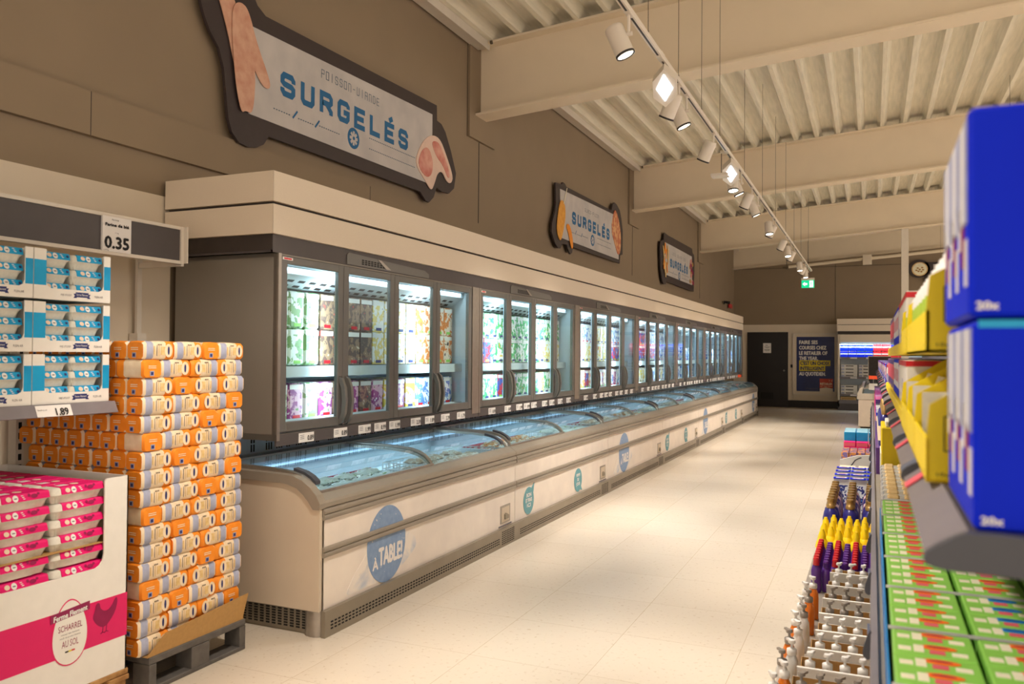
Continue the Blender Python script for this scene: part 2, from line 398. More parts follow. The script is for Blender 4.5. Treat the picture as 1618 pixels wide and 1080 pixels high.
def blocky(mb, word, x, y0, y1, z0, z1, t, m, gap=.38):
    """squared display lettering facing +X"""
    n = len(word); cw = (y1 - y0) / (n + (n - 1) * gap)
    for i, ch in enumerate(word):
        if ch not in LET: continue
        a = y0 + i * cw * (1 + gap)
        for k, path in enumerate(LET[ch]):
            stroke(mb, [(a + t / 2 + u * (cw - t), z0 + t / 2 + v * (z1 - z0 - t)) for u, v in path], t, lambda u, v, k=k: (x + k * .0006, u, v), m)
def light(name, kind, loc, energy, color, parent=None, **kw):
    l = bpy.data.lights.new(name, kind); l.energy = energy; l.color = color
    o = bpy.data.objects.new(name, l); COL.objects.link(o); o.location = loc
    for k, v in kw.items():
        if k == 'aim': o.rotation_euler = (Vector(v)).to_track_quat('-Z', 'Y').to_euler()
        elif k == 'local': pass
        else: setattr(l, k, v)
    if parent: o.parent = parent
    return o
ORD = ['first', 'second', 'third', 'fourth', 'fifth', 'sixth', 'seventh', 'eighth', 'ninth', 'tenth', 'eleventh', 'twelfth', 'thirteenth', 'fourteenth', 'fifteenth', 'sixteenth', 'seventeenth', 'eighteenth', 'nineteenth', 'twentieth']

# ================================================================== STRUCTURE
XW, YB = -3.78, 25.0
SL = 0.075
def zb(x): return 3.93 + SL * (x + 3.78)          # underside of the beams
MB().box(-4.1, 8, -4, 25.3, -0.15, 0, floor_mat()).build('floor', kind='structure')
w = MB()
w.box(-3.98, XW, -4, 25.2, 0, 5.1, 'taupe')
w.box(XW, XW + .018, -4, 3.56, 0, 2.37, 'cream_wall')                   # cream lining behind the shelving
w.box(XW, XW + .035, -4, 21.0, 2.60, 2.83, 'taupe')                      # projecting band
for y in (-2, 3.0, 5.6): w.box(XW + .034, XW + .0362, y, y + .004, 2.60, 2.83, 'recess')
for y in (1.65, 7.65, 13.65, 19.65):
    w.box(XW, XW + .03, y - .26, y + .36, 3.69, 4.72, 'taupe')
    w.box(XW, XW + .004, y - .262, y - .256, 3.69, 4.72, 'recess'); w.box(XW, XW + .004, y + .01, y + .02, 2.83, 3.69, 'recess')
w.build('wall_left', kind='structure')
w = MB()
w.box(-4, 8, 25.0, 25.2, 0, 5.6, 'taupe'); w.box(-3.78, -.87, 24.97, 25.0, .2, 2.40, 'cream_wall')
w.box(-.87, 8, 24.97, 25.0, .2, 2.40, 'cream_wall')
w.box(-.965, -.955, 24.994, 25, 2.53, 4.9, 'recess'); w.box(-3.78, 8, 24.994, 25, 4.045, 4.055, 'recess')
w.build('wall_back', kind='structure')
MB().box(-2.24, 8, 24.95, 25.0, 0, .205, 'tile_dark').build('baseboard_back', kind='structure')

# steel deck
d = MB(); DM = deck_mat(); prof = []; x = -3.92
while x < 8:
    for dx, dz in ((0, 0), (.05, 0), (.095, .115), (.265, .115)): prof.append((x + dx, 4.685 + SL * (x + dx + 3.6) + dz))
    x += .31
n = len(prof)
d.add([(p[0], -4, p[1]) for p in prof] + [(p[0], 25.2, p[1]) for p in prof], [(i, i + 1, n + i + 1, n + i) for i in range(n - 1)], DM)
d.box(-4.1, 8, -4, 25.2, 5.9, 5.95, 'white_paint')
ceiling = d.build('ceiling', kind='structure')
# beams: I sections rising to the right
for k, y in enumerate((-4.35, 1.65, 7.65, 13.65, 19.65)):
    b = MB(); x0, x1 = XW, 8; zl, zr = zb(x0), zb(x1)
    def slab(ya, yb, da, db, m='white_paint'):
        b.prism([(x0, zl + da), (x1, zr + da), (x1, zr + db), (x0, zl + db)], 'y', ya, yb, m)
    slab(y - .13, y + .13, 0, .022); slab(y - .008, y + .008, .02, .72); slab(y - .13, y + .13, .718, .74)
    b.build('trim_%d' % (k + 1), kind='structure')
b = MB(); b.prism([(XW, zb(XW) + .13), (8, zb(8) + .13), (8, zb(8) + .87), (XW, zb(XW) + .87)], 'y', 24.86, 24.9, 'white_paint')
b.prism([(XW, zb(XW) + .11), (8, zb(8) + .11), (8, zb(8) + .13), (XW, zb(XW) + .13)], 'y', 24.72, 25, 'white_paint'); b.build('trim_6', kind='structure')
for k, (ya, yb) in enumerate(((-4, 1.57), (1.73, 7.57), (7.73, 13.57), (13.73, 19.57), (19.73, 24.8))):
    b = MB(); b.box(XW + .02, XW + .16, ya, yb, 4.625, 4.64, 'channel'); b.box(XW + .02, XW + .03, ya, yb, 4.63, 4.72, 'channel')
    b.box(XW + .15, XW + .165, ya, yb, 4.60, 4.70, 'channel'); b.lathe([(.02, 0), (.02, .02)], (XW + .2, yb - .06, 4.66), 'wire', 8, (1, 0, 0))
    b.build('trim_%d' % (k + 7), kind='structure')
MB().box(.58, .72, 19.58, 19.72, 0, 4.26, 'channel').build('trim_12', kind='structure')
# door with notice
def fy(o): return o
dr = MB().box(-3.38, -2.235, 24.93, 24.99, 0, 2.18, 'dark_door').build('door_1', kind='structure')
k = MB(); k.lathe([(.03, 0), (.03, .03), (.018, .05)], (-2.343, 24.93, 1.06), 'alu', 12, (0, -1, 0)); k.build('door_handle', dr)
k = MB(); k.box(-2.99, -2.64, 24.92, 24.932, .24, .41, 'black')
for i in range(6): k.box(-2.97, -2.66, 24.915, 24.922, .26 + i * .024, .268 + i * .024, 'dark_door')
k.build('vent_grille', dr)
for (x0, x1, z0, z1) in ((-3.44, -3.38, 0, 2.24), (-2.235, -2.2, .0, 2.24), (-3.44, -2.2, 2.18, 2.24)):
    pass
nt = MB(); nt.box(-2.93, -2.706, 24.92, 24.93, 1.57, 1.857, 'tag')
for i, (z, x0, x1) in enumerate(((1.74, -2.90, -2.73), (1.72, -2.86, -2.77), (1.67, -2.90, -2.74), (1.65, -2.9, -2.74), (1.63, -2.87, -2.76))): nt.box(x0, x1, 24.917, 24.921, z, z + .007, 'ink')
nt.box(-2.855, -2.845, 24.917, 24.921, 1.775, 1.81, 'ink'); nt.box(-2.82, -2.81, 24.917, 24.921, 1.775, 1.81, 'ink')
tag(nt.build('door_notice'), 'small white notice fixed to the black door', 'sign')
k = MB(); k.box(-2.165, -2.105, 24.93, 24.97, 1.15, 1.24, 'ink', .005); tag(k.build('wall_switch'), 'small black access switch between the black door and the navy poster', 'switch')
# ================================================================== BACK WALL THINGS
t = thing('poster_frame', 'large navy poster with white and yellow lettering in a cream frame', 'poster', (-1.5, 24.95, 1.26))
def T0(t): return (-t.location.x, -t.location.y, -t.location.z)
class LB(MB):
    """mesh written in world metres but stored relative to its thing"""
    def __init__(s, t): super().__init__(); s.t = t
    def build(s, name, parent='own', **k):
        L = s.t.location; rz = s.t.rotation_euler.z
        if abs(rz) < 1e-9: s.v = [(v[0] - L.x, v[1] - L.y, v[2] - L.z) for v in s.v]
        return super().build(name, s.t if parent == 'own' else parent, **k)
f = LB(t); f.box(-2.107, -.903, 24.94, 24.97, .377, 2.137, 'cream_wall')
for a in ((-2.107, -2.08, .377, 2.137), (-.93, -.903, .377, 2.137), (-2.107, -.903, .377, .4), (-2.107, -.903, 2.11, 2.137)): f.box(a[0], a[1], 24.925, 24.95, a[2], a[3], 'channel')
f.build('frame')
p = LB(t); p.box(-1.996, -.979, 24.93, 24.938, .48, 2.041, 'poster_navy'); p.build('poster_sheet')
p = LB(t); y = 24.928
for s_, z, x1 in (('FAIRE SES', 1.835, -1.43), ('COURSES CHEZ', 1.680, -1.20), ('LE RETAILER OF', 1.525, -1.17), ('THE YEAR.', 1.375, -1.42)): text(p, s_, -1.925, y, z, .10, 'y', 'tag', x1 + 1.925, .006)
p.box(-1.925, -1.086, 24.926, 24.93, 1.21, 1.365, 'poster_yellow'); p.box(-1.925, -1.225, 24.926, 24.93, 1.06, 1.21, 'poster_yellow')
text(p, "C'EST UN CHOIX", -1.895, 24.924, 1.235, .10, 'y', 'poster_navy', .78, .005); text(p, 'INTELLIGENT', -1.895, 24.924, 1.085, .10, 'y', 'poster_navy', .64, .005)
text(p, 'AU QUOTIDIEN.', -1.925, y, .93, .10, 'y', 'tag', .71, .006); p.build('lettering')
p = LB(t); p.box(-1.373, -1.02, 24.922, 24.93, .58, .846, 'poster_red'); text(p, 'RETAILER', -1.355, 24.919, .67, .06, 'y', 'pale', .32, .002)
text(p, 'OF THE YEAR', -1.355, 24.919, .615, .03, 'y', 'pale', .32); text(p, '2 0', -1.13, 24.919, .77, .04, 'y', 'pale', .1); p.prism([(-1.37, .46), (-1.02, .46), (-1.02, .57), (-1.2, .60), (-1.37, .57)], 'y', 24.921, 24.93, 'cream_wall')
for i in range(3): p.box(-1.75 + .1 * (i == 1), -1.4, 24.922, 24.93, .56 - i * .03, .566 - i * .03, 'grey_ink')
p.build('award_badge')
# display cooler far right
t = thing('display_cooler', 'open display cooler with cream canopy under the back wall', 'cooler', (-.1, 24.6, 0))
c = LB(t); X0, X1, YF = -.87, 1.3, 24.3
c.box(X0, X0 + .05, YF, 24.96, .1, 2.1, 'cream_wall'); c.box(X1 - .05, X1, YF, 24.96, .1, 2.1, 'cream_wall'); c.box(X0, X1, 24.85, 24.94, .1, 2.1, 'inner')
c.box(X0, X1, YF, 24.96, .0, .27, 'anthracite'); c.box(X0 + .03, X1, YF - .02, YF, .19, .29, 'rail'); c.build('cabinet')
c = LB(t); c.box(X0 - .02, X1, YF - .05, 24.95, 2.365, 2.52, 'canopy'); c.box(X0 - .02, X1, YF - .05, 24.95, 2.18, 2.35, 'canopy'); c.box(X0, X1, YF, 24.95, 2.09, 2.38, 'recess'); c.box(X0 + .04, X1 - .05, YF, YF + .1, 1.88, 2.09, 'cream_wall'); c.build('canopy')
for z in (1.42, .88, .40):
    c = LB(t); c.box(X0 + .05, X1 - .05, YF + .05, 24.85, z, z + .03, 'shelf'); c.box(X0 + .05, X1 - .05, YF + .04, YF + .05, z - .01, z + .05, 'rail')
    c.box(-.55, -.38, YF + .035, YF + .04, z, z + .04, 'tag'); c.box(-.15, .02, YF + .035, YF + .04, z, z + .04, 'tag'); c.build('shelf')
c = LB(t); c.box(X0 + .06, X1 - .06, YF + .06, YF + .09, 1.885, 1.91, 'led'); c.build('light_strip')
light('cooler_light', 'AREA', (.2, -.24, 1.84), 15, COOL, t, shape='RECTANGLE', size=1.9, size_y=.05, aim=(0, .25, -1))
cans = {}
for nm, c1 in (('blue', 'blue_box'), ('green', 'blue_box'), ('red', 'red')):
    c = MB(); c.box(-.1, .1, 0, .2, 0, .165, c1, .004)
    for i in range(4): c.lathe([(.022, .165), (.022, .185)], (-.075 + i * .05, .03, 0), 'white' if nm == 'blue' else ('green' if nm == 'green' else 'red'), 8)
    c.box(-.1, .1, -.001, 0, .09, .12, 'white'); cans[nm] = Proto(tag(c.build('drink_pack'), 'x', 'drink pack'))
for r in range(2):
    for i, nm in enumerate(('blue', 'blue', 'green', 'green', 'red', 'red', 'red', 'red')):
        cans[nm].put((-.71 + i * .21, YF + .12, 1.451 + r * .19), {'blue': 'blue', 'green': 'blue and green', 'red': 'red'}[nm] + ' drink pack, %s row, %s from the left on the cooler top shelf' % (('lower', 'upper')[r], ORD[i]), group='drink packs on the cooler top shelf')
c = MB(); c.box(-.21, .21, 0, .35, 0, .085, 'box_white', .004); c.box(-.09, .11, -.002, 0, .035, .06, 'recess'); c.box(-.2, -.12, -.002, 0, .02, .07, 'steel_blue')
P = Proto(tag(c.build('white_crate'), 'x', 'crate'))
for sh, z in (('middle', .911), ('lower', .431)):
    for i in range(4):
        for r in range(4 if sh == 'middle' else 3): P.put((-.58 + i * .45, YF + .1, z + r * .088), 'white cardboard crate, level %s from below in %s pile on the cooler %s shelf' % (('one', 'two', 'three', 'four')[r], ORD[i], sh), group='white crates in the back cooler')
c = MB(); c.box(-.2, .2, 0, .3, 0, .1, 'biscuit', .004); c.box(-.17, .15, -.002, 0, .04, .06, 'card'); P = Proto(tag(c.build('biscuit_crate'), 'x', 'crate'))
for r in range(1): P.put((-.6, YF + .08, .272), 'tan carton at the bottom of the back wall cooler')
# black price stand beside cooler
t = thing('black_price_stand', 'black framed price board standing in front of the cooler', 'price board', (.0, 23.7, .0))
c = LB(t); c.box(-.10, .45, 23.68, 23.72, .75, 1.50, 'recess', .01); c.build('board'); c = LB(t); c.box(-.10, -.085, 23.66, 23.68, .75, 1.50, 'channel'); c.box(-.10, .45, 23.66, 23.68, 1.485, 1.50, 'channel'); c.build('frame')
c = LB(t); c.box(.08, .12, 23.68, 23.72, 0, .75, 'alu'); c.build('post')
# round sign board and script sign
t = thing('wall_sign', 'dark sign board with a round cheese picture above the back cooler', 'sign', (1.6, 24.95, 3.9))
c = LB(t); c.prism([(1.17 + .27 * math.cos(a * PI / 16), 3.905 + .25 * math.sin(a * PI / 16)) for a in range(32)], 'y', 24.93, 24.95, 'sign_board'); c.box(1.3, 3.6, 24.93, 24.95, 3.55, 4.07, 'sign_board'); c.build('board')
c = LB(t); c.disc((1.19, 24.925, 3.89), .20, 'y', 'biscuit', .19); c.disc((1.19, 24.921, 3.89), .17, 'y', 'pale', .165)
for a, b_ in ((0, 0), (.06, .05), (-.05, .04), (.04, -.06), (-.03, -.05), (.08, -.01), (-.08, -.02)): c.disc((1.19 + a, 24.917, 3.88 + b_), .03, 'y', 'card', .022, 9)
c.build('cheese_picture')
c = LB(t); c.box(1.52, 3.5, 24.922, 24.93, 3.58, 4.01, 'panel'); stroke(c, [(1.75 + .1 * math.cos(a * .35 + 1.5), 3.8 + .1 * math.sin(a * .35 + 1.5)) for a in range(15)], .018, lambda u, v: (u, 24.919, v), 'navy')
stroke(c, [(1.78, 3.65), (1.9, 3.85), (1.98, 3.95), (2.02, 3.7), (2.08, 3.66)], .03, lambda u, v: (u, 24.918, v), 'navy'); stroke(c, [(1.8, 3.78), (2.05, 3.78)], .02, lambda u, v: (u, 24.917, v), 'navy'); c.build('printed_panel')
# pipe
t = thing('sprinkler_pipe', 'cream pipe running under the beam along the back wall', 'pipe', (2.5, 24.72, 4.2))
c = LB(t); c.tube((-2.2, 24.62, 4.04), (8, 24.62, 4.04 + 10.2 * SL), .045, 'white_paint', 12); c.tube((-2.36, 24.62, 4.02), (-2.2, 24.62, 4.035), .03, 'wire'); c.build('pipe')
for x in (-2.25, 3.2): c = LB(t); z = 4.04 + (x + 2.2) * SL; c.box(x - .02, x + .02, 24.55, 24.7, z - .06, z - .045, 'wire'); c.box(x - .008, x + .008, 24.61, 24.63, z, z + .7, 'wire'); c.build('hanger')
c = LB(t); c.box(-.24, -.01, 24.5, 24.6, 4.02, 4.29, 'cream_wall', .005); c.build('junction_box')
# wall alarm
t = thing('wall_alarm', 'small red alarm box high on the left wall near the far corner', 'alarm', (-3.745, 23.9, 2.9))
c = LB(t); c.box(-3.745, -3.69, 23.7, 24.1, 2.84, 2.96, 'red', .01); c.build('red_box'); tag(t, cat='alarm')
t = thing('wall_camera', 'small black camera on the left wall beside the red alarm box', 'camera', (-3.745, 22.95, 2.95))
c = LB(t); c.box(-3.745, -3.72, 22.9, 23.0, 2.9, 2.99, 'ink'); c.build('bracket'); c = LB(t); c.lathe([(.03, 0), (.045, .14)], (-3.72, 22.95, 2.96), 'ink', 10, (1, .3, -.2)); c.build('lens')

# ================================================================== WALL SIGNS
XS = -3.74
def sign(outline, panel, word, wy, wz, t_, sub, sy, sz, dots, logo, label, loc):
    t = thing('wall_sign', label, 'sign', loc)
    c = LB(t); c.prism(outline, 'x', XS, XS + .022, 'sign_board'); c.build('board')
    c = LB(t); c.prism(panel, 'x', XS + .022, XS + .028, 'panel'); c.build('printed_panel')
    c = LB(t); blocky(c, word, XS + .0295, wy[0], wy[1], wz[0], wz[1], t_, 'blue_ink'); c.build('lettering')
    c = LB(t); blocky(c, sub, XS + .0295, sy[0], sy[1], sz[0], sz[1], .006, 'grey_blue', .55)
    for (ya, yb, z, slash) in dots:
        y = ya
        while y < yb: c.box(XS + .028, XS + .0295, y, y + .014, z, z + .007, 'grey_blue'); y += .026
        if slash: stroke(c, [(yb + .02, z - .01), (yb + .07, z + .05)], .014, lambda u, v: (XS + .03, u, v), 'blue_ink')
    ly, lz, ry, rz = logo
    c.disc((XS + .029, ly, lz), ry, 'x', 'blue_ink', rz, 28)
    for a in range(4):
        q = a * PI / 4; du, dv = math.cos(q) * ry * .68, math.sin(q) * rz * .68
        stroke(c, [(ly - du, lz - dv), (ly + du, lz + dv)], ry * .30, lambda u, v, a=a: (XS + .0305 + a * .0003, u, v), 'panel')
    c.disc((XS + .032, ly, lz), ry * .18, 'x', 'blue_ink', rz * .18, 10)
    c.build('small_print')
    return t
def blob(pts, n=3):
    """Chaikin smoothing of a closed outline"""
    for _ in range(n):
        q = []
        for i in range(len(pts)):
            a, b = pts[i], pts[(i + 1) % len(pts)]
            q += [(a[0] * .75 + b[0] * .25, a[1] * .75 + b[1] * .25), (a[0] * .25 + b[0] * .75, a[1] * .25 + b[1] * .75)]
        pts = q
    return pts
o1 = [(3.70, 3.74), (3.72, 3.60), (3.759, 3.51), (3.802, 3.44), (3.88, 3.36), (3.923, 3.25), (3.945, 3.1), (3.966, 2.949), (3.999, 2.868), (4.063, 2.815), (4.15, 2.805), (4.229, 2.821), (4.296, 2.857), (4.344, 2.922), (6.357, 2.927), (6.46, 2.86), (6.521, 2.857), (6.602, 2.917), (6.66, 3.02), (6.76, 3.0), (6.904, 3.009), (7.004, 3.077), (7.043, 3.23), (6.936, 3.42), (6.82, 3.58), (6.74, 3.635), (6.656, 3.645), (6.65, 3.785), (4.30, 3.72), (4.22, 3.76), (4.16, 3.84), (4.08, 3.90), (3.88, 3.90), (3.76, 3.84)]
t = sign(o1, [(4.125, 3.60), (4.141, 3.022), (6.56, 3.025), (6.556, 3.675)], 'SURGELÉS', (4.447, 6.127), (3.235, 3.405), .042, 'POISSON-VIANDE', (4.897, 5.667), (3.497, 3.56),
    [(4.38, 4.56, 3.12, 1), (4.64, 4.81, 3.12, 1), (4.88, 5.12, 3.13, 0), (5.53, 6.24, 3.20, 0), (5.53, 6.24, 3.115, 0)], (5.312, 3.147, .078, .082), 'largest dark sign reading frozen food with fish and meat pictures, nearest on the wall', (XS, 5.4, 3.3))
c = LB(t)
c.prism(blob([(3.80, 3.80), (3.90, 3.84), (4.0, 3.70), (4.08, 3.55), (4.06, 3.2), (4.0, 3.3), (3.93, 3.52)]), 'x', XS + .028, XS + .034, 'fish')
c.prism(blob([(4.05, 3.715), (4.12, 3.69), (4.2, 3.5), (4.335, 3.29), (4.33, 3.23), (4.25, 3.235), (4.12, 3.4)]), 'x', XS + .034, XS + .038, 'fish')
c.prism(blob([(3.96, 3.60), (4.0, 3.70), (4.09, 3.71), (4.14, 3.6), (4.19, 3.3), (4.17, 3.02), (4.1, 3.03), (4.06, 3.0), (4.0, 3.2)]), 'x', XS + .038, XS + .042, 'fish'); c.build('fish_picture')
c = LB(t); c.prism(blob([(6.24, 3.15), (6.31, 3.3), (6.42, 3.42), (6.56, 3.49), (6.70, 3.48), (6.80, 3.38), (6.96, 3.19), (6.93, 3.11), (6.84, 3.10), (6.74, 3.19), (6.65, 3.15), (6.60, 3.05), (6.54, 2.96), (6.44, 3.03)], 2), 'x', XS + .028, XS + .034, 'fat')
c.prism(blob([(6.28, 3.15), (6.35, 3.3), (6.47, 3.36), (6.56, 3.25), (6.55, 3.12), (6.44, 3.06)], 2), 'x', XS + .034, XS + .037, 'meat')
c.prism(blob([(6.52, 3.42), (6.66, 3.45), (6.76, 3.36), (6.90, 3.19), (6.86, 3.13), (6.75, 3.25), (6.62, 3.30)], 2), 'x', XS + .034, XS + .037, 'meat'); c.build('meat_picture')
o2 = [(9.778, 3.68), (9.998, 3.70), (10.05, 3.735), (10.12, 3.73), (10.186, 3.70), (12.231, 3.725), (12.29, 3.83), (12.40, 3.875), (12.518, 3.864), (12.68, 3.80), (12.78, 3.68), (12.86, 3.5), (12.86, 3.106), (12.721, 3.08), (12.701, 2.945), (10.454, 2.931), (10.42, 2.85), (10.36, 2.825), (10.30, 2.85), (10.201, 2.935), (10.038, 2.92), (9.97, 2.855), (9.88, 2.85), (9.769, 2.898), (9.65, 3.02), (9.66, 3.14), (9.76, 3.3), (9.80, 3.42)]
t = sign(o2, [(9.925, 3.625), (9.99, 2.995), (12.62, 3.0), (12.55, 3.68)], 'SURGELÉS', (10.39, 12.11), (3.24, 3.41), .045, 'GLACE-PIZZA', (10.92, 11.56), (3.49, 3.54),
    [(10.33, 10.5, 3.12, 1), (10.58, 10.75, 3.12, 1), (10.84, 11.05, 3.13, 0), (11.5, 12.2, 3.19, 0), (11.5, 12.2, 3.11, 0)], (11.28, 3.13, .085, .082), 'middle dark sign reading frozen food with ice lolly and pizza pictures', (XS, 11.3, 3.3))
c = LB(t); c.prism(blob([(9.82, 3.02), (9.80, 3.15), (9.90, 3.45), (10.0, 3.5), (10.1, 3.45), (10.13, 3.3), (10.05, 3.1), (9.95, 2.93)], 2), 'x', XS + .028, XS + .034, mat('orange_lolly', (240, 176, 70), .5, rgb2=(226, 150, 50), scale=20))
stroke(c, [(10.05, 3.45), (10.17, 3.68)], .02, lambda u, v: (XS + .036, u, v), 'pale')
c.prism(blob([(10.14, 3.17), (10.2, 3.22), (10.3, 3.19), (10.4, 3.05), (10.42, 2.9), (10.34, 2.9), (10.24, 3.08)], 2), 'x', XS + .034, XS + .038, 'orange'); c.build('ice_lolly_picture')
c = LB(t); c.prism(blob([(12.18, 3.42), (12.34, 3.75), (12.45, 3.75), (12.62, 3.6), (12.72, 3.4), (12.70, 3.15), (12.58, 3.05), (12.4, 3.2)], 1), 'x', XS + .028, XS + .034, mat('pizza_print', (226, 176, 124), .5, rgb2=(196, 110, 76), scale=16, contrast=(.4, .55))); c.build('pizza_picture')
o3 = [(15.72, 3.72), (15.75, 3.86), (15.79, 3.875), (16.1, 3.86), (18.45, 3.885), (18.51, 3.79), (18.66, 3.775), (18.72, 3.70), (18.72, 3.4), (18.70, 3.25), (18.66, 2.93), (18.40, 2.92), (15.98, 2.93), (15.88, 2.87), (15.72, 2.86), (15.60, 2.92), (15.48, 3.13), (15.42, 3.55), (15.46, 3.66), (15.6, 3.70)]
t = sign(o3, [(15.79, 3.69), (15.85, 3.06), (18.45, 3.06), (18.40, 3.70)], 'SURGELÉS', (16.25, 17.95), (3.25, 3.42), .048, 'LEGUMES-FRITES', (16.4, 17.7), (3.51, 3.57),
    [(16.1, 16.5, 3.14, 1), (16.6, 16.9, 3.14, 0), (17.35, 18.1, 3.20, 0), (17.35, 18.1, 3.12, 0)], (17.1, 3.14, .09, .085), 'farthest of the dark frozen food signs, with yellow chips pictured', (XS, 17.0, 3.3))
c = LB(t)
random.seed(5)
for i in range(16):
    a = 15.6 + random.random() * .4; z = 3.0 + random.random() * .5; q = random.uniform(-.12, .12); c.prism([(a, z), (a + .07, z), (a + .07 + q, z + .2), (a + q, z + .2)], 'x', XS + .028 + i * .001, XS + .030 + i * .001, 'biscuit' if i % 3 else 'orange')
c.build('chips_picture')
c = LB(t)
for i in range(12):
    a = 18.2 + random.random() * .35; z = 3.1 + random.random() * .5; c.disc((XS + .029 + i * .0008, a, z), .09, 'x', ('card', 'meat', 'dark_magenta')[i % 3], .05, 9)
c.build('vegetable_picture')
# ================================================================== CANOPY OVER THE UPRIGHT FREEZERS
XF = -2.98
t = thing('freezer_canopy', 'long cream double board canopy over the row of upright glass freezers', 'canopy', (-3.3, 12.3, 2.1))
for z0, z1, nm in ((2.291, 2.455, 'upper_board'), (2.116, 2.275, 'lower_board')):
    c = LB(t); c.box(-2.985, -2.96, 3.5, 21.1, z0, z1, 'canopy'); c.box(-2.9862, -2.96, 3.4995, 3.502, z0, z1, 'canopy'); c.box(-3.745, -2.985, 3.5, 3.525, z0, z1, 'canopy'); c.box(-3.745, -2.96, 21.075, 21.1, z0, z1, 'canopy')
    if z0 > 2.2: c.box(-3.745, -2.97, 3.51, 21.09, z1 - .02, z1 - .005, 'canopy')
    c.build(nm)
c = LB(t); c.box(-3.74, -2.985, 3.525, 21.07, 2.03, 2.43, 'recess')
for k in range(12): c.box(-2.986, -2.984, 3.9 + k * 1.45, 3.904 + k * 1.45, 2.27, 2.295, 'black')
c.build('dark_core')
c = LB(t); c.box(-2.999, -2.984, 3.53, 21.06, 2.018, 2.118, 'anthracite'); c.box(-3.735, -2.985, 3.53, 3.545, 2.018, 2.118, 'anthracite'); c.build('lower_band')

# ================================================================== UPRIGHT FREEZER (one module, copied seven times)
PR = ['0.89', '0.89', '1.99', '0.99', '1.99', '2.39', '1.89', '2.29', '1.79']
U = thing('upright_freezer', 'x', 'freezer', (-3.3, 0, 0), group='upright glass door freezers')
c = LB(U)
c.box(-3.73, -2.985, 0, .02, .985, 2.017, 'cab'); c.box(-3.73, -2.985, 2.48, 2.498, .985, 2.017, 'cab'); c.box(-3.73, -3.66, .02, 2.48, .985, 2.017, 'cab')
c.box(-3.73, -2.985, .0, 2.498, 1.995, 2.017, 'cab'); c.box(-3.73, -2.985, 0, 2.498, .985, 1.02, 'cab')
c.box(-3.01, -2.975, 0, .024, .985, 2.017, 'alu'); c.box(-3.01, -2.975, 2.378, 2.498, .985, 2.017, 'alu'); c.build('cabinet')
c = LB(U); c.box(-3.66, -3.64, .02, 2.48, 1.02, 1.995, 'inner'); c.box(-3.66, -3.01, .02, .03, 1.02, 1.995, 'inner'); c.box(-3.66, -3.01, 2.46, 2.48, 1.02, 1.995, 'inner')
c.box(-3.66, -3.01, .02, 2.48, 1.975, 1.995, 'inner'); c.box(-3.66, -3.01, .02, 2.48, 1.02, 1.04, 'inner')
c.prism([(-3.22, 1.86), (-3.10, 1.93), (-3.10, 1.975), (-3.3, 1.975), (-3.3, 1.86)], 'y', .03, 2.46, 'inner')
for j in range(22):
    for r in range(2): c.prism([(-3.215 + r * .045, 1.866 + r * .026), (-3.195 + r * .045, 1.8777 + r * .026), (-3.192 + r * .045, 1.876 + r * .026), (-3.212 + r * .045, 1.8643 + r * .026)], 'y', .08 + j * .106, .14 + j * .106, 'ink')
c.build('inner_liner')
for z in (1.052, 1.36):
    c = LB(U)
    for j in range(24): c.box(-3.6, -3.12, .05 + j * .102, .056 + j * .102, z, z + .006, 'white')
    c.box(-3.6, -3.12, .03, 2.46, z + .006, z + .012, 'inner'); c.box(-3.12, -3.112, .03, 2.46, z - .035 if z > 1.2 else z - .012, z + .03, 'inner'); c.build('shelf')
for j in (1, 2, 3):
    c = LB(U); y = .025 + .5875 * j; c.box(-3.03, -3.014, y - .012, y + .012, 1.06, 1.95, 'inner'); c.box(-3.034, -3.03, y - .008, y + .008, 1.08, 1.93, 'led'); c.build('light_strip')
for j in range(4):
    c = LB(U); y0 = .027 + .5875 * j; y1 = y0 + .582; zb0, zt = 1.028, 2.008
    for a in ((y0, y0 + .055, zb0, zt), (y1 - .05, y1, zb0, zt), (y0 + .055, y1 - .05, zb0, 1.083), (y0 + .055, y1 - .05, 1.963, zt)): c.box(-3.012, -2.98, a[0], a[1], a[2], a[3], 'cab_dark', .004)
    dr = c.build('door')
    c = LB(U); c.box(-2.992, -2.990, y0 + .05, y1 - .045, 1.078, 1.968, G_DOOR); c.build('glass_pane', dr)
    c = LB(U); hy = (y1 - .03) if j % 2 == 0 else (y0 + .03)
    pts = [(-2.982, 1.33), (-2.955, 1.31), (-2.935, 1.26), (-2.926, 1.18), (-2.935, 1.10), (-2.955, 1.05), (-2.982, 1.03), (-2.982, 1.06), (-2.962, 1.10), (-2.955, 1.18), (-2.962, 1.26), (-2.982, 1.30)]
    c.prism(pts, 'y', hy - .012, hy + .012, 'cab_dark', True); c.build('handle', dr)
c = LB(U); c.box(-2.99, -2.978, .0, 2.498, .955, 1.018, 'anthracite'); rl = c.build('price_rail')
for j, y in enumerate((.19, .52, .78, .96, 1.14, 1.42, 1.62, 1.86, 2.12)):
    c = LB(U); c.box(-2.978, -2.975, y, y + .135, .958, 1.012, 'tag'); text(c, PR[j], 0, 0, 0, .01, 'x', 'ink') if False else text(c, PR[j], -2.9735, y + .075, .968, .028, 'x', 'ink', .055, .0008)
    for r in range(3): c.box(-2.975, -2.974, y + .01, y + .045, .978 + r * .01, .981 + r * .01, 'grey_ink')
    c.build('price_card', rl)
c = LB(U); c.prism([(.64, 2.022), (1.66, 2.022), (1.66, 2.05), (1.60, 2.072), (.66, 2.095), (.64, 2.08)], 'x', -2.983, -2.978, 'cab_dark')
for r in range(3):
    for q in range(8): c.box(-2.978, -2.976, .80 + q * .035, .822 + q * .035, 2.035 + r * .012, 2.042 + r * .012, 'black')
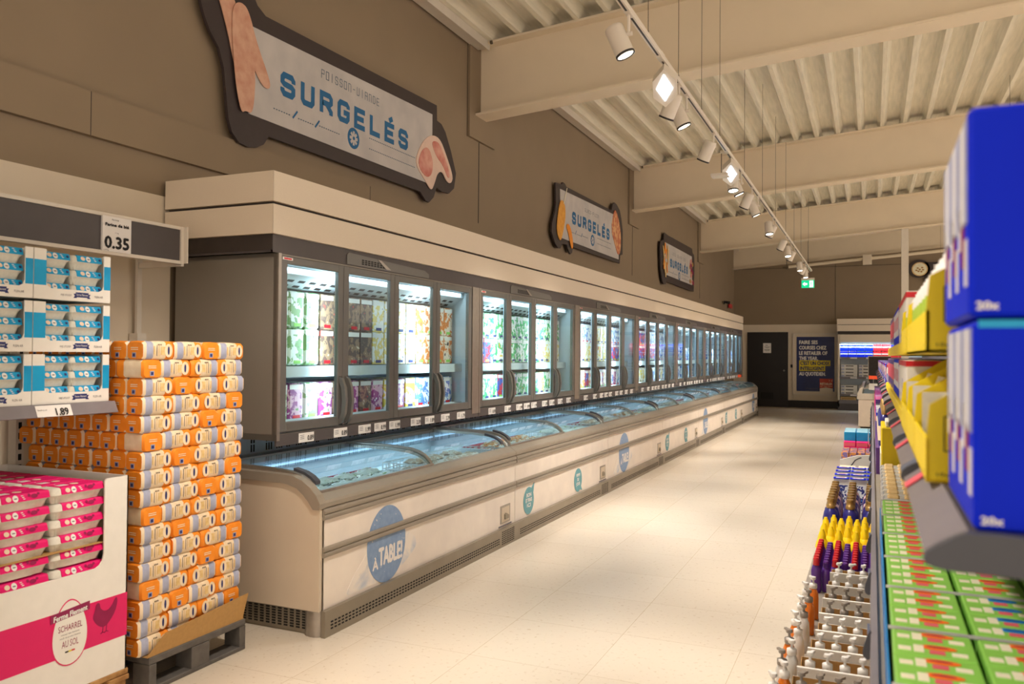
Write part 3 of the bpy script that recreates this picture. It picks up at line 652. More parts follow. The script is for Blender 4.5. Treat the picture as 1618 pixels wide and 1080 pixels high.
c.prism([(1.08, 2.03), (1.14, 2.03), (1.02, 2.083), (.98, 2.083)], 'x', -2.977, -2.974, 'alu'); c.build('fan_cover')
c = LB(U); c.box(-2.978, -2.976, .035, .12, 1.985, 2.0, 'tag'); c.box(-2.976, -2.9755, .045, .11, 1.988, 1.997, 'red'); c.build('maker_badge')
for yy in (.6125, 1.7875):
    light('door_led', 'AREA', (.262, yy, 1.50), 5, COOL, U, shape='RECTANGLE', size=.03, size_y=.85, aim=(-1, 0, 0)).rotation_euler = (PI / 2, 0, PI / 2)
light('shelf_led', 'AREA', (.20, 1.25, 1.965), 6, COOL, U, shape='RECTANGLE', size=2.3, size_y=.05, aim=(-.25, 0, -1))
UP = Proto(U)
for k in range(7):
    UP.put((-3.3, 3.57 + 2.505 * k, 0), 'upright glass door freezer, %s' % (('nearest of the row, beside the flour pallet', 'second of the row from the flour pallet', 'third of the row from the flour pallet', 'fourth of the row from the flour pallet', 'fifth of the row from the flour pallet', 'sixth of the row from the flour pallet', 'farthest of the row, next to the black door')[k]))

# ================================================================== CHEST FREEZER (one module, copied)
GC = [(-2.665, .738), (-2.685, .765), (-2.715, .790), (-2.76, .812), (-2.83, .828), (-2.95, .838), (-3.10, .842), (-3.34, .846)]
C = thing('chest_freezer', 'x', 'freezer', (-3.0, 0, 0), group='sliding lid chest freezers')
c = LB(C); c.box(-2.66, -2.602, .004, 2.496, .136, .62, 'front'); c.box(-3.42, -3.36, 0, 2.5, .1, .82, 'inner'); c.box(-3.4, -2.62, .0, 2.5, .135, .16, 'plinth')
c.box(-3.37, -2.66, 0, .02, .16, .70, 'inner'); c.box(-3.37, -2.66, 2.48, 2.5, .16, .70, 'inner'); c.box(-3.36, -2.66, .02, 2.48, .60, .628, 'inner'); c.box(-2.68, -2.66, .0, 2.5, .16, .70, 'inner')
c.build('body')
c = LB(C); c.prism([(-2.602, .664), (-2.596, .668), (-2.594, .690), (-2.602, .702), (-2.645, .728), (-2.668, .735), (-2.68, .70), (-2.66, .62), (-2.602, .62)], 'y', .002, 2.498, 'bumper'); c.build('front_rim')
def ribs(c, z0, z1, m='bumper'):
    h = z1 - z0; p = [(-2.604, z0)]
    for r in range(2):
        for q in range(7): a = PI * q / 6; p.append((-2.596 + math.sin(a) * .010, z0 + h * (r + (1 - math.cos(a)) / 2) / 2))
    p.append((-2.604, z1)); c.prism(p, 'y', .006, 2.494, m)
c = LB(C); ribs(c, .602, .660); c.build('upper_bumper')
c = LB(C); ribs(c, .407, .462); c.build('middle_bumper')
c = LB(C); c.box(-2.60, -2.575, 0, 2.5, 0, .137, 'plinth')
for j in range(66):
    for r in range(3): c.box(-2.576, -2.5738, .05 + j * .032, .070 + j * .032, .034 + r * .017, .042 + r * .017, 'black')
for j in range(8):
    for r in range(7): c.box(-2.576, -2.5738, 2.20 + j * .03, 2.216 + j * .03, .02 + r * .015, .028 + r * .015, 'black')
c.build('plinth')
c = LB(C); c.box(-2.605, -2.598, 2.22, 2.40, .168, .305, 'alu'); c.box(-2.598, -2.596, 2.24, 2.38, .18, .29, 'side'); c.prism([(2.28, .2), (2.35, .2), (2.35, .225), (2.30, .245), (2.28, .235)], 'x', -2.596, -2.584, 'plinth'); c.box(-2.602, -2.599, 2.19, 2.43, .145, .155, 'grey_ink'); c.build('drain_hatch')
def curve_strip(c, y0, y1, dz0, dz1, m, pts=GC):
    up = [(x - .0, z + dz1) for x, z in pts]; lo = [(x, z + dz0) for x, z in pts][::-1]
    n = len(pts)
    for i in range(n - 1): c.prism([up[i], up[i + 1], lo[n - 2 - i], lo[n - 1 - i]], 'y', y0, y1, m)
for (a, b, dz) in ((.02, 1.27, .006), (1.23, 2.48, -.008)):
    c = LB(C)
    for ya in (a, b - .028): curve_strip(c, ya, ya + .028, dz - .012, dz + .008, 'alu')
    c.box(-2.68, -2.655, a, b, .722 + dz, .740 + dz, 'alu'); c.box(-3.35, -3.325, a, b, .836 + dz, .852 + dz, 'alu'); ld = c.build('lid')
    c = LB(C); curve_strip(c, a + .02, b - .02, dz - .004, dz, G_LID); c.build('glass_pane', ld)
    c = LB(C); ya = a + .035 if a < 1 else b - .075; curve_strip(c, ya, ya + .04, dz + .002, dz + .02, 'slate', GC[1:5]); c.build('grip', ld)
c = LB(C); c.prism([(-3.42, .80), (-3.34, .815), (-3.335, .855), (-3.36, .862), (-3.42, .862)], 'y', 0, 2.5, 'alu'); c.build('rear_rim')
c = LB(C); c.box(-3.43, -3.405, 0, 2.5, .85, .984, 'riser')
random.seed(3); y = .03
while y < 2.44:
    for q in range(random.randint(1, 3)):
        for r in range(2): c.box(-3.406, -3.4035, y, y + .012, .872 + r * .052, .916 + r * .052, 'black')
        y += .022
        if y > 2.44: break
    y += random.choice((.03, .05, .09))
c.build('riser')
c = LB(C); c.box(-3.35, -3.335, .03, 2.47, .775, .787, 'led'); c.build('light_strip')
c = LB(C); c.prism([(-3.09, .64), (-3.085, .64), (-3.10, .70), (-3.105, .70)], 'y', .05, 1.2, 'red_price')
c.prism([(-3.09, .605), (-3.085, .605), (-3.10, .66), (-3.105, .66)], 'y', 1.3, 2.4, 'inner')
for j in range(9): c.box(-3.09, -3.082, .12 + j * .12, .17 + j * .12, .655, .685, 'tag')
c.build('divider_strip')
c = LB(C)
for y0_, y1_ in ((1.28, 2.44),):
    for x in (-2.688, -3.06):
        for z in (.635, .68, .72): c.box(x - .003, x + .003, y0_, y1_, z, z + .006, 'basket')
        y = y0_
        while y <= y1_: c.box(x - .002, x + .002, y, y + .005, .635, .725, 'basket'); y += .045
    for y in (y0_, y1_):
        for z in (.635, .68, .72): c.box(-3.06, -2.688, y - .003, y + .003, z, z + .006, 'basket')
        for i in range(9): c.box(-3.06 + i * .045, -3.055 + i * .045, y - .002, y + .002, .635, .725, 'basket')
c.build('wire_basket')
light('chest_led', 'AREA', (-.315, 1.25, .80), 3.6, COOL, C, shape='RECTANGLE', size=.03, size_y=2.3, aim=(.55, 0, -1)).rotation_euler = (0, math.radians(-40), 0)
CP = Proto(C)
CN = ('nearest chest freezer with the À TABLE sticker on its front', 'second chest freezer along the aisle, with two teal stickers', 'third chest freezer along the aisle, big pale blue sticker', 'fourth chest freezer along the aisle, two small teal stickers', 'fifth chest freezer along the aisle, narrow looking blue sticker', 'sixth chest freezer along the aisle, second from the far end', 'farthest chest freezer, at the black door end of the row')
chests = [CP.put((-3.0, 3.48 + 2.5 * k, 0), CN[k]) for k in range(7)]
def child(c, name, root, y0):
    """mesh in module coordinates under one placed chest"""
    L = Vector((-3.0, 0, 0)); c.v = [(v[0] + 3.0, v[1], v[2]) for v in c.v]
    return c.build(name, root)
OUT = [(-2.596, .664), (-2.594, .691), (-2.62, .735), (-2.658, .772), (-2.716, .808), (-2.773, .826), (-2.888, .832), (-3.145, .836), (-3.42, .846)]
INN = [(-2.640, .660), (-2.669, .699), (-2.70, .730), (-2.743, .762), (-2.80, .779), (-2.829, .783), (-3.138, .790), (-3.42, .798)]
for root, s_ in ((chests[0], -1), (chests[6], 1)):
    y0, y1 = (-.022, .02) if s_ < 0 else (2.48, 2.522)
    c = MB(); c.prism([(-2.602, .136)] + [(-2.602, .66)] + INN + [(-3.42, .136)], 'y', y0 + (.004 if s_ < 0 else 0), y1 - (0 if s_ < 0 else .004), 'side'); child(c, 'side_panel', root, 0)
    c = MB(); pl = OUT; inn = [(-2.602, .660)] + INN
    n = len(pl)
    for i in range(n - 1): c.prism([pl[i], pl[i + 1], inn[min(i + 1, len(inn) - 1)], inn[min(i, len(inn) - 1)]], 'y', y0 - .006, y1 + .006, 'bumper')
    child(c, 'side_cap', root, 0)
    c = MB(); yp = .06 if s_ < 0 else 2.45; c.lathe([(.072, 0), (.072, .134)], (-2.655, yp, 0), 'alu', 28); child(c, 'corner_post', root, 0)
    c = MB(); yq = .035 if s_ < 0 else 2.465; c.box(-3.42, -2.70, yq - .008, yq + .008, 0, .134, 'plinth')
    for j in range(15):
        for r in range(7 if j else 3): c.box(-3.30 + j * .04, -3.276 + j * .04, yq - .010, yq + .010, .022 + r * .014, .030 + r * .014, 'black')
    child(c, 'side_plinth', root, 0)
def sticker_big(root, y):
    c = MB(); random.seed(2)
    pts = blob([(y - .42, .15), (y - .34, .24), (y - .26, .30), (y - .12, .42), (y + .12, .42), (y + .3, .36), (y + .36, .28), (y + .2, .2), (y + .02, .145), (y - .25, .16)], 2)
    c.prism(pts, 'x', -2.602, -2.6005, WASH); child(c, 'paint_wash', root, 0)
    c = MB(); c.disc((-2.5995, y, .358), .205, 'x', 'sticker_blue', .222, 44, .0012)
    text(c, 'À', -2.5975, y - .15, .232, .055, 'x', 'scuff', .055, .003); text(c, 'TABLE!', -2.5975, y - .085, .245, .10, 'x', 'scuff', .25, .005)
    for i in range(24):
        a, r = random.random() * 2 * PI, .19 * random.random() ** .3; c.disc((-2.5978, y + math.cos(a) * r, .358 + math.sin(a) * r * 1.05), random.uniform(.001, .004), 'x', 'scuff', None, 6, .0006)
    child(c, 'round_sticker', root, 0)
def sticker_small(root, y, k):
    c = MB(); c.disc((-2.5995, y, .262), .11, 'x', 'sticker_teal', .112, 30, .0012)
    c.prism([(y + .04, .35), (y + .10, .32), (y + .12, .40)] if k else [(y + .02, .17), (y + .09, .19), (y + .12, .15)], 'x', -2.6005, -2.5985, 'sticker_teal')
    for i, (tx, w_) in enumerate((('BON', .10), ('ET FRAIS', .13), ('ICI', .08)) if k else (('MMM', .1), ('DU', .05), ('JOUR', .11))): text(c, tx, -2.5978, y - w_ / 2, .295 - i * .042, .030, 'x', 'scuff', w_, .002)
    child(c, 'round_sticker', root, 0)
for k in (0, 2, 4, 6): sticker_big(chests[k], .62 if k < 6 else 1.75)
for k in (1, 3, 5): sticker_small(chests[k], .28, 1); sticker_small(chests[k], 1.52, 0)
# ---- frozen bags inside the chests
def bag_mesh(name, m, seed, sx=.090, sy=.064, sz=.021):
    random.seed(seed); c = MB(); n = 12; mm = 8; vs = []
    ph = [random.uniform(0, 6) for _ in range(4)]
    for i in range(n + 1):
        for j in range(mm + 1):
            u, v = i / n * 2 - 1, j / mm * 2 - 1
            e = max(0, (1 - u ** 4) * (1 - v ** 4)); w_ = 1 - .06 * math.cos(v * 3 + ph[0])
            h = sz * e * (1 + .35 * math.sin(u * 5 + ph[1]) * math.cos(v * 4 + ph[2])) + .006 * math.sin(u * 14 + ph[3]) * math.cos(v * 9)
            vs.append((u * sx * w_, v * sy, h))
    fs = [(i * (mm + 1) + j, (i + 1) * (mm + 1) + j, (i + 1) * (mm + 1) + j + 1, i * (mm + 1) + j + 1) for i in range(n) for j in range(mm)]
    c.add(vs, fs, m, True); b2 = [(x, y, -z * .6 - .001) for x, y, z in vs]; c.add(b2, [f[::-1] for f in fs], m, True)
    return c.build(name)
PB = {'w': picture('white_green_bag_print', [(140, 176, 110), (244, 248, 246), (228, 236, 232), (150, 190, 120)], 22), 'r': picture('orange_white_bag_print', [(210, 120, 60), (246, 240, 232), (226, 160, 110), (190, 60, 50)], 24), 'b': picture('brown_cream_bag_print', [(120, 70, 50), (240, 232, 224), (214, 190, 170), (180, 150, 120)], 24)}
BN = {'w': 'white and green', 'r': 'orange and white', 'b': 'brown and cream'}
bagP = {k: [Proto(tag(bag_mesh('frozen_food_bag', PB[k], i * 3 + ord(k)), 'x', 'frozen food')) for i in range(2)] for k in PB}
random.seed(11)
for k in range(7):
    kinds = ('w', 'r', 'b', 'w', 'b', 'r', 'w')[k]
    ordc = ['nearest', 'second', 'third', 'fourth', 'fifth', 'sixth', 'farthest'][k]
    for half in range(2):
        kk = kinds if half == 0 else {'w': 'b', 'r': 'w', 'b': 'r'}[kinds]
        spots_ = [(r, c_, 0) for r in range(2) for c_ in range(5 if half == 0 else 4)]
        if k < 4: spots_ += [(r, c_, 1) for r in range(2) for c_ in range(4 if half == 0 else 3)]
        for (row, col, lay) in spots_:
            pitch = .218 if half == 0 else .25
            y = 3.48 + 2.5 * k + (.17 if half == 0 else 1.44) + (col + .5 * lay) * pitch + random.uniform(-.01, .01)
            o = random.choice(bagP[kk]).put((-2.79 - row * .15 - .012 * lay, y, .652 + .047 * lay + .006 * row + random.uniform(0, .006)),
                '%s frozen bag, %s place, %s %s row, %s half of %s chest freezer' % (BN[kk], ORD[col], ('lower', 'upper')[lay], ('front', 'back')[row], ('near', 'far')[half], ordc), 0, 'frozen bags in the chest freezers')
            o.rotation_euler = (random.uniform(-.05, .05), random.uniform(-.08, .08), PI / 2 + random.choice((0, PI)) + random.uniform(-.22, .22))
# ---- packs behind the glass doors
PK = [picture('green_white_pack_print', [(238, 246, 236), (236, 244, 232), (138, 176, 118), (70, 100, 84)], 20), picture('dark_meal_pack_print', [(226, 206, 180), (150, 118, 92), (96, 74, 66), (190, 60, 50)], 24),
      picture('yellow_white_pack_print', [(244, 242, 236), (236, 210, 120), (246, 244, 240), (110, 120, 130)], 22), picture('brown_orange_pack_print', [(150, 96, 60), (222, 130, 60), (240, 220, 200), (70, 50, 46)], 22),
      picture('purple_berry_pack_print', [(250, 240, 244), (150, 60, 130), (230, 180, 200), (110, 150, 80)], 22), picture('green_orange_pack_print', [(240, 120, 50), (60, 180, 100), (244, 244, 240), (240, 200, 60)], 20),
      picture('red_blue_pack_print', [(244, 244, 246), (210, 50, 60), (60, 90, 180), (240, 240, 244)], 20), picture('white_blue_pack_print', [(232, 238, 246), (90, 130, 200), (244, 246, 250), (160, 190, 220)], 20),
      picture('yellow_pack_print', [(244, 226, 80), (240, 240, 236), (236, 210, 60), (200, 60, 60)], 18)]
PN = ['green and white', 'dark brown', 'pale yellow and white', 'brown and orange', 'purple and white', 'orange and green', 'red and blue', 'white and blue', 'yellow']
packs = []
for i, m in enumerate(PK):
    c = MB(); soft = i in (0, 4)
    c.box(0, .30, -.069, .069, 0, .222, m, .012 if soft else .002); c.box(.3, .301, -.062, .062, .185, .214, 'tag' if i % 2 else 'white'); c.box(.3, .3012, -.03, .035, .01, .03, ('green', 'red', 'navy')[i % 3])
    packs.append(Proto(tag(c.build('frozen_food_pack'), 'x', 'frozen food')))
PLAN = {0: [(0, 0, 0, 4), (1, 1, 1, 4), (2, 2, 8, 4), (3, 3, 7, 7)], 1: [(5, 6, 5, 5), (5, 5, 6, 5), (5, 5, 5, 5), (5, 2, 5, 2)], 2: [(2, 6, 2, 7), (7, 2, 6, 3), (2, 8, 6, 3), (7, 6, 4, 7)], 3: [(6, 6, 8, 8), (6, 6, 8, 8), (7, 6, 7, 7), (7, 7, 7, 2)]}
random.seed(21)
for k in range(7):
    for j in range(4):
        pl = PLAN.get(k, [(7, 7, 7, 7)] * 4)[j]
        for s_, z in enumerate((1.0655, 1.3935, 1.6175)):
            ncol = 4 if k < 4 else 2
            if k >= 4 and s_ == 2: continue
            ki = pl[(3, 1, 0)[s_]]
            for i in range(ncol):
                y = 3.57 + 2.505 * k + .027 + .5875 * j + .075 + i * (.146 if ncol == 4 else .29)
                where = '%s shelf' % ('bottom', 'middle', 'top')[s_]
                kk = ki if not (s_ == 0 and i % 2 == 1 and k < 4) else pl[2]
                packs[kk].put((-3.46, y, z), '%s pack, %s layer, column %s, door %s, %s upright freezer' % (PN[kk], ('lower', 'upper', 'top')[s_], ('one', 'two', 'three', 'four')[i], ('one', 'two', 'three', 'four')[j], ['nearest', 'second', 'third', 'fourth', 'fifth', 'sixth', 'farthest'][k]), 0, 'frozen packs behind the glass doors')
# orange tag at the far end of the rail
c = MB(); c.box(-2.972, -2.92, 20.3, 20.5, .96, 1.02, 'orange_tag'); tag(c.build('shelf_tag'), 'bright orange tag on the far end of the upright freezer rail', 'label')
# ================================================================== LEFT SHELVING WITH EGG CARTONS
t = thing('shelving_unit', 'cream wall shelving unit holding the blue egg trays', 'shelving', (-3.5, 1.6, 0))
for y in (1.35, 2.61):
    c = LB(t); c.box(-3.755, -3.70, y - .02, y + .02, 0, 1.93, 'channel')
    for j in range(36): c.box(-3.70, -3.6985, y - .008, y + .008, .1 + j * .05, .13 + j * .05, 'black')
    c.build('upright_post')
c = LB(t); c.box(-3.70, -3.03, -.5, 2.55, 1.235, 1.255, 'shelf'); c.box(-3.70, -3.10, -.5, 2.55, 1.205, 1.235, 'shelf'); c.build('shelf')
c = LB(t); c.prism([(-3.03, 1.215), (-2.995, 1.205), (-2.990, 1.208), (-3.012, 1.2545), (-3.03, 1.2545)], 'y', -.5, 2.555, 'rail'); rl = c.build('price_rail')
c = LB(t); c.prism([(-2.9895, 1.2075), (-3.0085, 1.252), (-3.0075, 1.252), (-2.9885, 1.2085)], 'y', 2.18, 2.335, 'tag')
v0 = len(c.v); text(c, '1.89', 0, 2.262, 0, .030, 'x', 'ink', .055, .001)
text(c, 'Oeufs au sol', 0, 2.185, .022, .006, 'x', 'ink', .04)
c.v[v0:] = [(-2.9872 + (v[0]) - v[2] * .42, v[1], 1.2125 + v[2] * .92) for v in c.v[v0:]]
c.build('price_card', rl)
t2 = thing('bay_upright', 'cream slotted upright post behind the flour pallet', 'post', (-3.73, 3.3, 0))
c = LB(t2); c.box(-3.755, -3.69, 3.27, 3.33, 0, 1.57, 'channel')
for j in range(28): c.box(-3.69, -3.688, 3.295, 3.31, .1 + j * .05, .13 + j * .05, 'black')
c.build('post'); c = LB(t2); c.box(-3.73, -3.712, 3.285, 3.315, 1.57, 2.1, 'channel'); c.build('bracket_post')
t = thing('price_board', 'dark overhead price board with a card reading Farine de blé 0.35', 'sign', (-3.4, 2.0, 1.94))
c = LB(t); c.box(-3.425, -3.40, -.5, 3.285, 1.955, 2.125, 'anthracite'); c.build('board')
c = LB(t); c.box(-3.43, -3.392, -.5, 3.30, 1.94, 1.957, 'channel'); c.box(-3.43, -3.392, -.5, 3.30, 2.123, 2.14, 'channel'); c.box(-3.43, -3.390, 3.28, 3.30, 1.94, 2.14, 'channel'); c.box(-3.43, -3.37, 3.30, 3.31, 1.945, 2.14, 'channel'); c.build('frame')
c = LB(t); c.box(-3.71, -3.40, 3.29, 3.31, 1.93, 1.96, 'channel'); c.build('bracket_arm')
c = LB(t); y0 = 2.79; y1 = 2.925
c.box(-3.40, -3.388, y0 + .0, y1 + .03, 1.955, 2.125, 'tag'); text(c, 'Farine de blé', -3.386, y0 + .014, 2.078, .014, 'x', 'ink', .135, .0012); text(c, 'farine', -3.386, y0 + .05, 2.107, .007, 'x', 'ink', .04); text(c, '0.35', -3.386, y0 + .012, 1.972, .056, 'x', 'ink', .138, .003)
text(c, '1 kg', -3.386, y0 + .07, 2.045, .006, 'x', 'grey_ink', .02); text(c, '0,35/kg', -3.386, y0 + .005, 1.958, .006, 'x', 'grey_ink', .03); c.build('price_card')

def egg_carton(L, n, lid, name='egg_carton', Wd=.105, H=.0605):
    """carton of length L along Y, front face at x=0, back towards -X"""
    t = thing(name, 'x', 'egg carton')
    def ring(sc, z, scal=0.0, k=60):
        out = []
        hx, hy = Wd / 2, L / 2
        for i in range(k):
            a = 2 * PI * i / k; cx_, sx_ = math.cos(a), math.sin(a); e = .32
            x = (abs(cx_) ** e) * (1 if cx_ > 0 else -1); y = (abs(sx_) ** e) * (1 if sx_ > 0 else -1)
            px, py = x * hx * sc, y * hy * (1 - (1 - sc) * Wd / L)
            if scal:
                w_ = scal * (abs(math.cos(PI * n * (py / L + .5))) if abs(x) > .9 else abs(math.cos(PI * 2 * (px / Wd + .5))))
                px -= (1 if px > 0 else -1) * (w_ if abs(x) > .9 else 0); py -= (1 if py > 0 else -1) * (w_ if abs(x) <= .9 else 0)
            out.append((px - Wd / 2, py, z))
        return out
    def loft(c, rings, m, cap=True):
        vs = [p for r in rings for p in r]; k = len(rings[0])
        c.add(vs, [(j * k + i, j * k + (i + 1) % k, (j + 1) * k + (i + 1) % k, (j + 1) * k + i) for j in range(len(rings) - 1) for i in range(k)], m, True)
        if cap: c.add(rings[0], [tuple(range(k))[::-1]], m); c.add(rings[-1], [tuple(range(k))], m)
    c = MB(); loft(c, [ring(.74, 0, .006), ring(.84, .014, .008), ring(.95, .028, .005), ring(1.0, .032), ring(1.01, .034)], 'pulp'); c.build('base', t)
    c = MB(); loft(c, [ring(1.01, .034), ring(.99, .037), ring(.90, .056), ring(.82, H - .002), ring(.76, H)], 'pulp')
    c.build('lid', t)
    # printed sleeve over the middle of the lid
    y0, y1 = -L / 2 + L * .17, L / 2 - L * .04
    fr = [(-.002, .036), (-.008, .057), (-.0125, H - .001)]; c = MB()
    def wrap(c, ya, yb, m, e=0.0):
        pr = [(.0030 + e, .0345), (-.0020 + e, .054), (-.0065 + e, H + .001 + e), (-Wd + .0065, H + .001 + e), (-Wd + .0020, .054), (-Wd - .0030, .0345)]
        c.prism(pr + [(-Wd + .02, .04), (-.02, .04)], 'y', ya, yb, m)
    wrap(c, y0, y1, lid)
    def onface(y, f, r, rz, m, e, nn=16):
        """disc lying on the sloping front face"""
        cx_, cz = .0026 - .0088 * f, .036 + f * (H - .036)
        d = Vector((-.010, 0, H - .036)).normalized(); nrm = Vector((1, 0, .32)).normalized()
        vs = [Vector((cx_, y, cz)) + Vector((0, math.cos(2 * PI * q / nn) * r, 0)) + d * math.sin(2 * PI * q / nn) * rz + nrm * e for q in range(nn)]
        c.add(vs, [tuple(range(nn))], m)
    onface(y0 + .026, .5, .0105, .0095, 'egg', .0022); onface(y0 + .052, .46, .011, .013, 'white', .0022); onface(y0 + .052, .45, .007, .0025, 'grey_ink', .003, 8)
    for q in range(3): onface(y0 + .078 + .003 * q, .75 - q * .25, .006, .0016, 'white', .0038, 6)
    if L > .2:
        dk = 'dark_magenta'; onface(y0 + .125, .5, .014, .008, dk, .0035, 9); onface(y0 + .142, .75, .006, .005, dk, .0036, 7); onface(y0 + .105, .7, .006, .007, dk, .0036, 5)
    else: onface(y1 - .012, .5, .006, .006, 'navy', .0035, 7)
    c.box(-.07, -.04, y0 + .02, y0 + .06, H + .001, H + .0018, 'white'); c.disc((-.055, y0 + .10 * (L / .25), H + .0015), .016, 'z', 'egg', None, 12, .0006)
    c.build('printed_sleeve', t)
    return t
blueP = Proto(egg_carton(.150, 3, 'cyan')); pinkP = Proto(egg_carton(.238, 5, 'magenta'))
# blue and white display trays, three levels of two
def egg_tray():
    t = thing('display_tray', 'x', 'display tray', (0, 0, 0)); L = .352; D = .30
    c = MB(); c.box(-D, 0, 0, L, 0, .006, 'box_white'); c.build('base', t)
    c = MB()
    c.prism([(.0, .004), (L, .004), (L, .045), (L - .035, .045), (.055, .045), (0, .045)], 'x', -.004, .001, 'box_white')
    for ya, yb in ((0, .052), (L - .032, L)):
        c.box(-.004, .001, ya, yb, .045, .20, 'box_white'); c.box(.001, .0018, ya, yb, .055, .155, 'cyan')
    c.prism([(.052, .045), (.075, .045), (.06, .053), (.052, .07)], 'x', -.004, .001, 'box_white'); c.prism([(L - .032, .045), (L - .055, .045), (L - .04, .053), (L - .032, .07)], 'x', -.004, .001, 'box_white')
    c.prism([(.185, .016), (.245, .016), (.245, .036), (.185, .036)], 'x', .001, .002, 'navy'); c.prism([(.175, .012), (.19, .012), (.19, .030), (.175, .030), (.181, .021)], 'x', .001, .0015, 'navy'); c.prism([(.24, .012), (.255, .012), (.249, .021), (.255, .030), (.24, .030)], 'x', .001, .0015, 'navy')
    text(c, 'Ferme Flement', .0025, .188, .022, .009, 'x', 'white', .054); text(c, 'VRIJE UITLOOP', .002, .115, .018, .008, 'x', 'grey_ink', .05); text(c, 'PLEIN AIR', .002, .275, .018, .009, 'x', 'grey_ink', .04)
    c.build('front_panel', t)
    c = MB(); c.box(-D, -.004, 0, .004, .006, .2, 'box_white'); c.box(-D, -.004, L - .004, L, .006, .2, 'box_white'); c.box(-D, -D + .004, 0, L, .006, .2, 'box_white'); c.build('sides', t)
    return t
TP = Proto(egg_tray())
random.seed(4)
for lv, z in enumerate((1.2555, 1.466, 1.677)):
    for j, y in enumerate((1.465, 1.822, 2.178)):
        lvn = ('bottom', 'middle', 'top')[lv]; jn = ('third from the shelf end', 'second from the shelf end', 'at the shelf end')[j]
        TP.put((-3.022, y, z), 'blue and white egg display tray, %s level, %s' % (lvn, jn), 0, 'egg display trays')
        for q in range(2):
            for r in range(3 if not (j == 0) else 2):
                blueP.put((-3.036, y + .118 + q * .153 - .02, z + .0065 + r * .0625), 'blue egg carton, %s in the %s pile, %s tray %s' % (('lowest', 'middle', 'highest')[r], ('near', 'far')[q], lvn, jn), 0, 'blue egg cartons')

# ================================================================== PINK EGG BOX ON A WOODEN PALLET
t = thing('wooden_pallet', 'raw wooden pallet under the big white and pink egg box', 'pallet', (-3.15, 2.1, 0))
XP = -2.86
for j in range(7): c = LB(t); c.box(-3.65 + j * .118, -3.65 + j * .118 + .085, 1.68, 2.51, .122, .144, 'wood', .003); c.build('board')
for j in range(3): c = LB(t); c.box(-3.65, XP + .01, 1.68 + j * .365, 1.78 + j * .365, .10, .121, 'wood', .003); c.build('board')
for j in range(3):
    for q in range(3): c = LB(t); c.box(-3.64 + q * .34, -3.54 + q * .34, 1.69 + j * .36, 1.78 + j * .36, .022, .10, 'wood'); c.build('block')
for j in range(3): c = LB(t); c.box(-3.65, XP + .005, 1.69 + j * .36, 1.78 + j * .36, 0, .022, 'wood'); c.build('board')
t = thing('egg_box', 'big white cardboard display box with a pink band and hen print', 'display box', (-3.15, 2.1, .145))
y0, y1, z0, z1 = 1.66, 2.50, .185 - .04, .95
def frontface(c, x, y_, z_): pass
c = LB(t)
oy0, oy1, oz = 1.935, 2.385, .595
arc = [(oy0, oz + .03), (oy0 + .005, oz + .012), (oy0 + .015, oz + .003), (oy0 + .03, oz)]
arc2 = [(oy1 - .04, oz + .0), (oy1 - .02, oz + .008), (oy1 - .006, oz + .025), (oy1, oz + .05)]
c.prism([(y0, z0), (y0, .865), (oy0, .875)] + arc + arc2 + [(oy1, z1 - .01), (oy1 + .01, z1), (y1, z1), (y1, z0)], 'x', XP - .006, XP, 'box_white')
c.box(-3.62, XP, y1 - .006, y1, z0, z1, 'box_white'); c.box(-3.62, XP, y0, y0 + .006, z0, z1, 'box_white'); c.box(-3.626, -3.62, y0, y1, z0, z1, 'box_white'); c.box(-3.62, XP - .006, y0 + .006, y1 - .006, z0, z0 + .006, 'box_white')
c.build('carton')
c = LB(t); c.box(XP, XP + .0008, y0, y1 + .0005, .285, .462, 'magenta_band'); c.box(-3.62, XP, y1, y1 + .0008, .285, .462, 'magenta_band')
ey, ez = 2.235, .375
def egg_pts(r, rz, nn=36): return [(ey + r * math.cos(2 * PI * q / nn) * (1 - .16 * math.sin(2 * PI * q / nn)), ez + rz * math.sin(2 * PI * q / nn)) for q in range(nn)]
c.prism(egg_pts(.078, .128), 'x', XP + .0008, XP + .0016, 'magenta_band'); c.prism(egg_pts(.074, .123), 'x', XP + .0016, XP + .0024, 'box_white')
c.prism([(ey - .085, .428), (ey + .085, .442), (ey + .085, .475), (ey - .085, .461)], 'x', XP + .0024, XP + .0032, mat('maroon_ribbon', (150, 30, 84), .5))
v0 = len(c.v); text(c, 'Ferme Flement', XP + .004, ey - .072, .438, .020, 'x', 'white', .145, .001); c.v[v0:] = [(v[0], v[1], v[2] + (v[1] - ey) * .08) for v in c.v[v0:]]
text(c, 'SCHARREL', XP + .003, ey - .052, .385, .024, 'x', 'dark_magenta', .104); text(c, 'AU SOL', XP + .003, ey - .036, .322, .026, 'x', 'dark_magenta', .072)
text(c, 'eieren van hennen', XP + .003, ey - .04, .370, .006, 'x', 'grey_ink', .08); text(c, 'oeufs de poules élevées', XP + .003, ey - .045, .357, .006, 'x', 'grey_ink', .09)
for q, m in enumerate(('ink', 'poster_yellow', 'red')): c.box(XP + .0025, XP + .003, ey - .021 + q * .014, ey - .007 + q * .014, .300, .306, m)
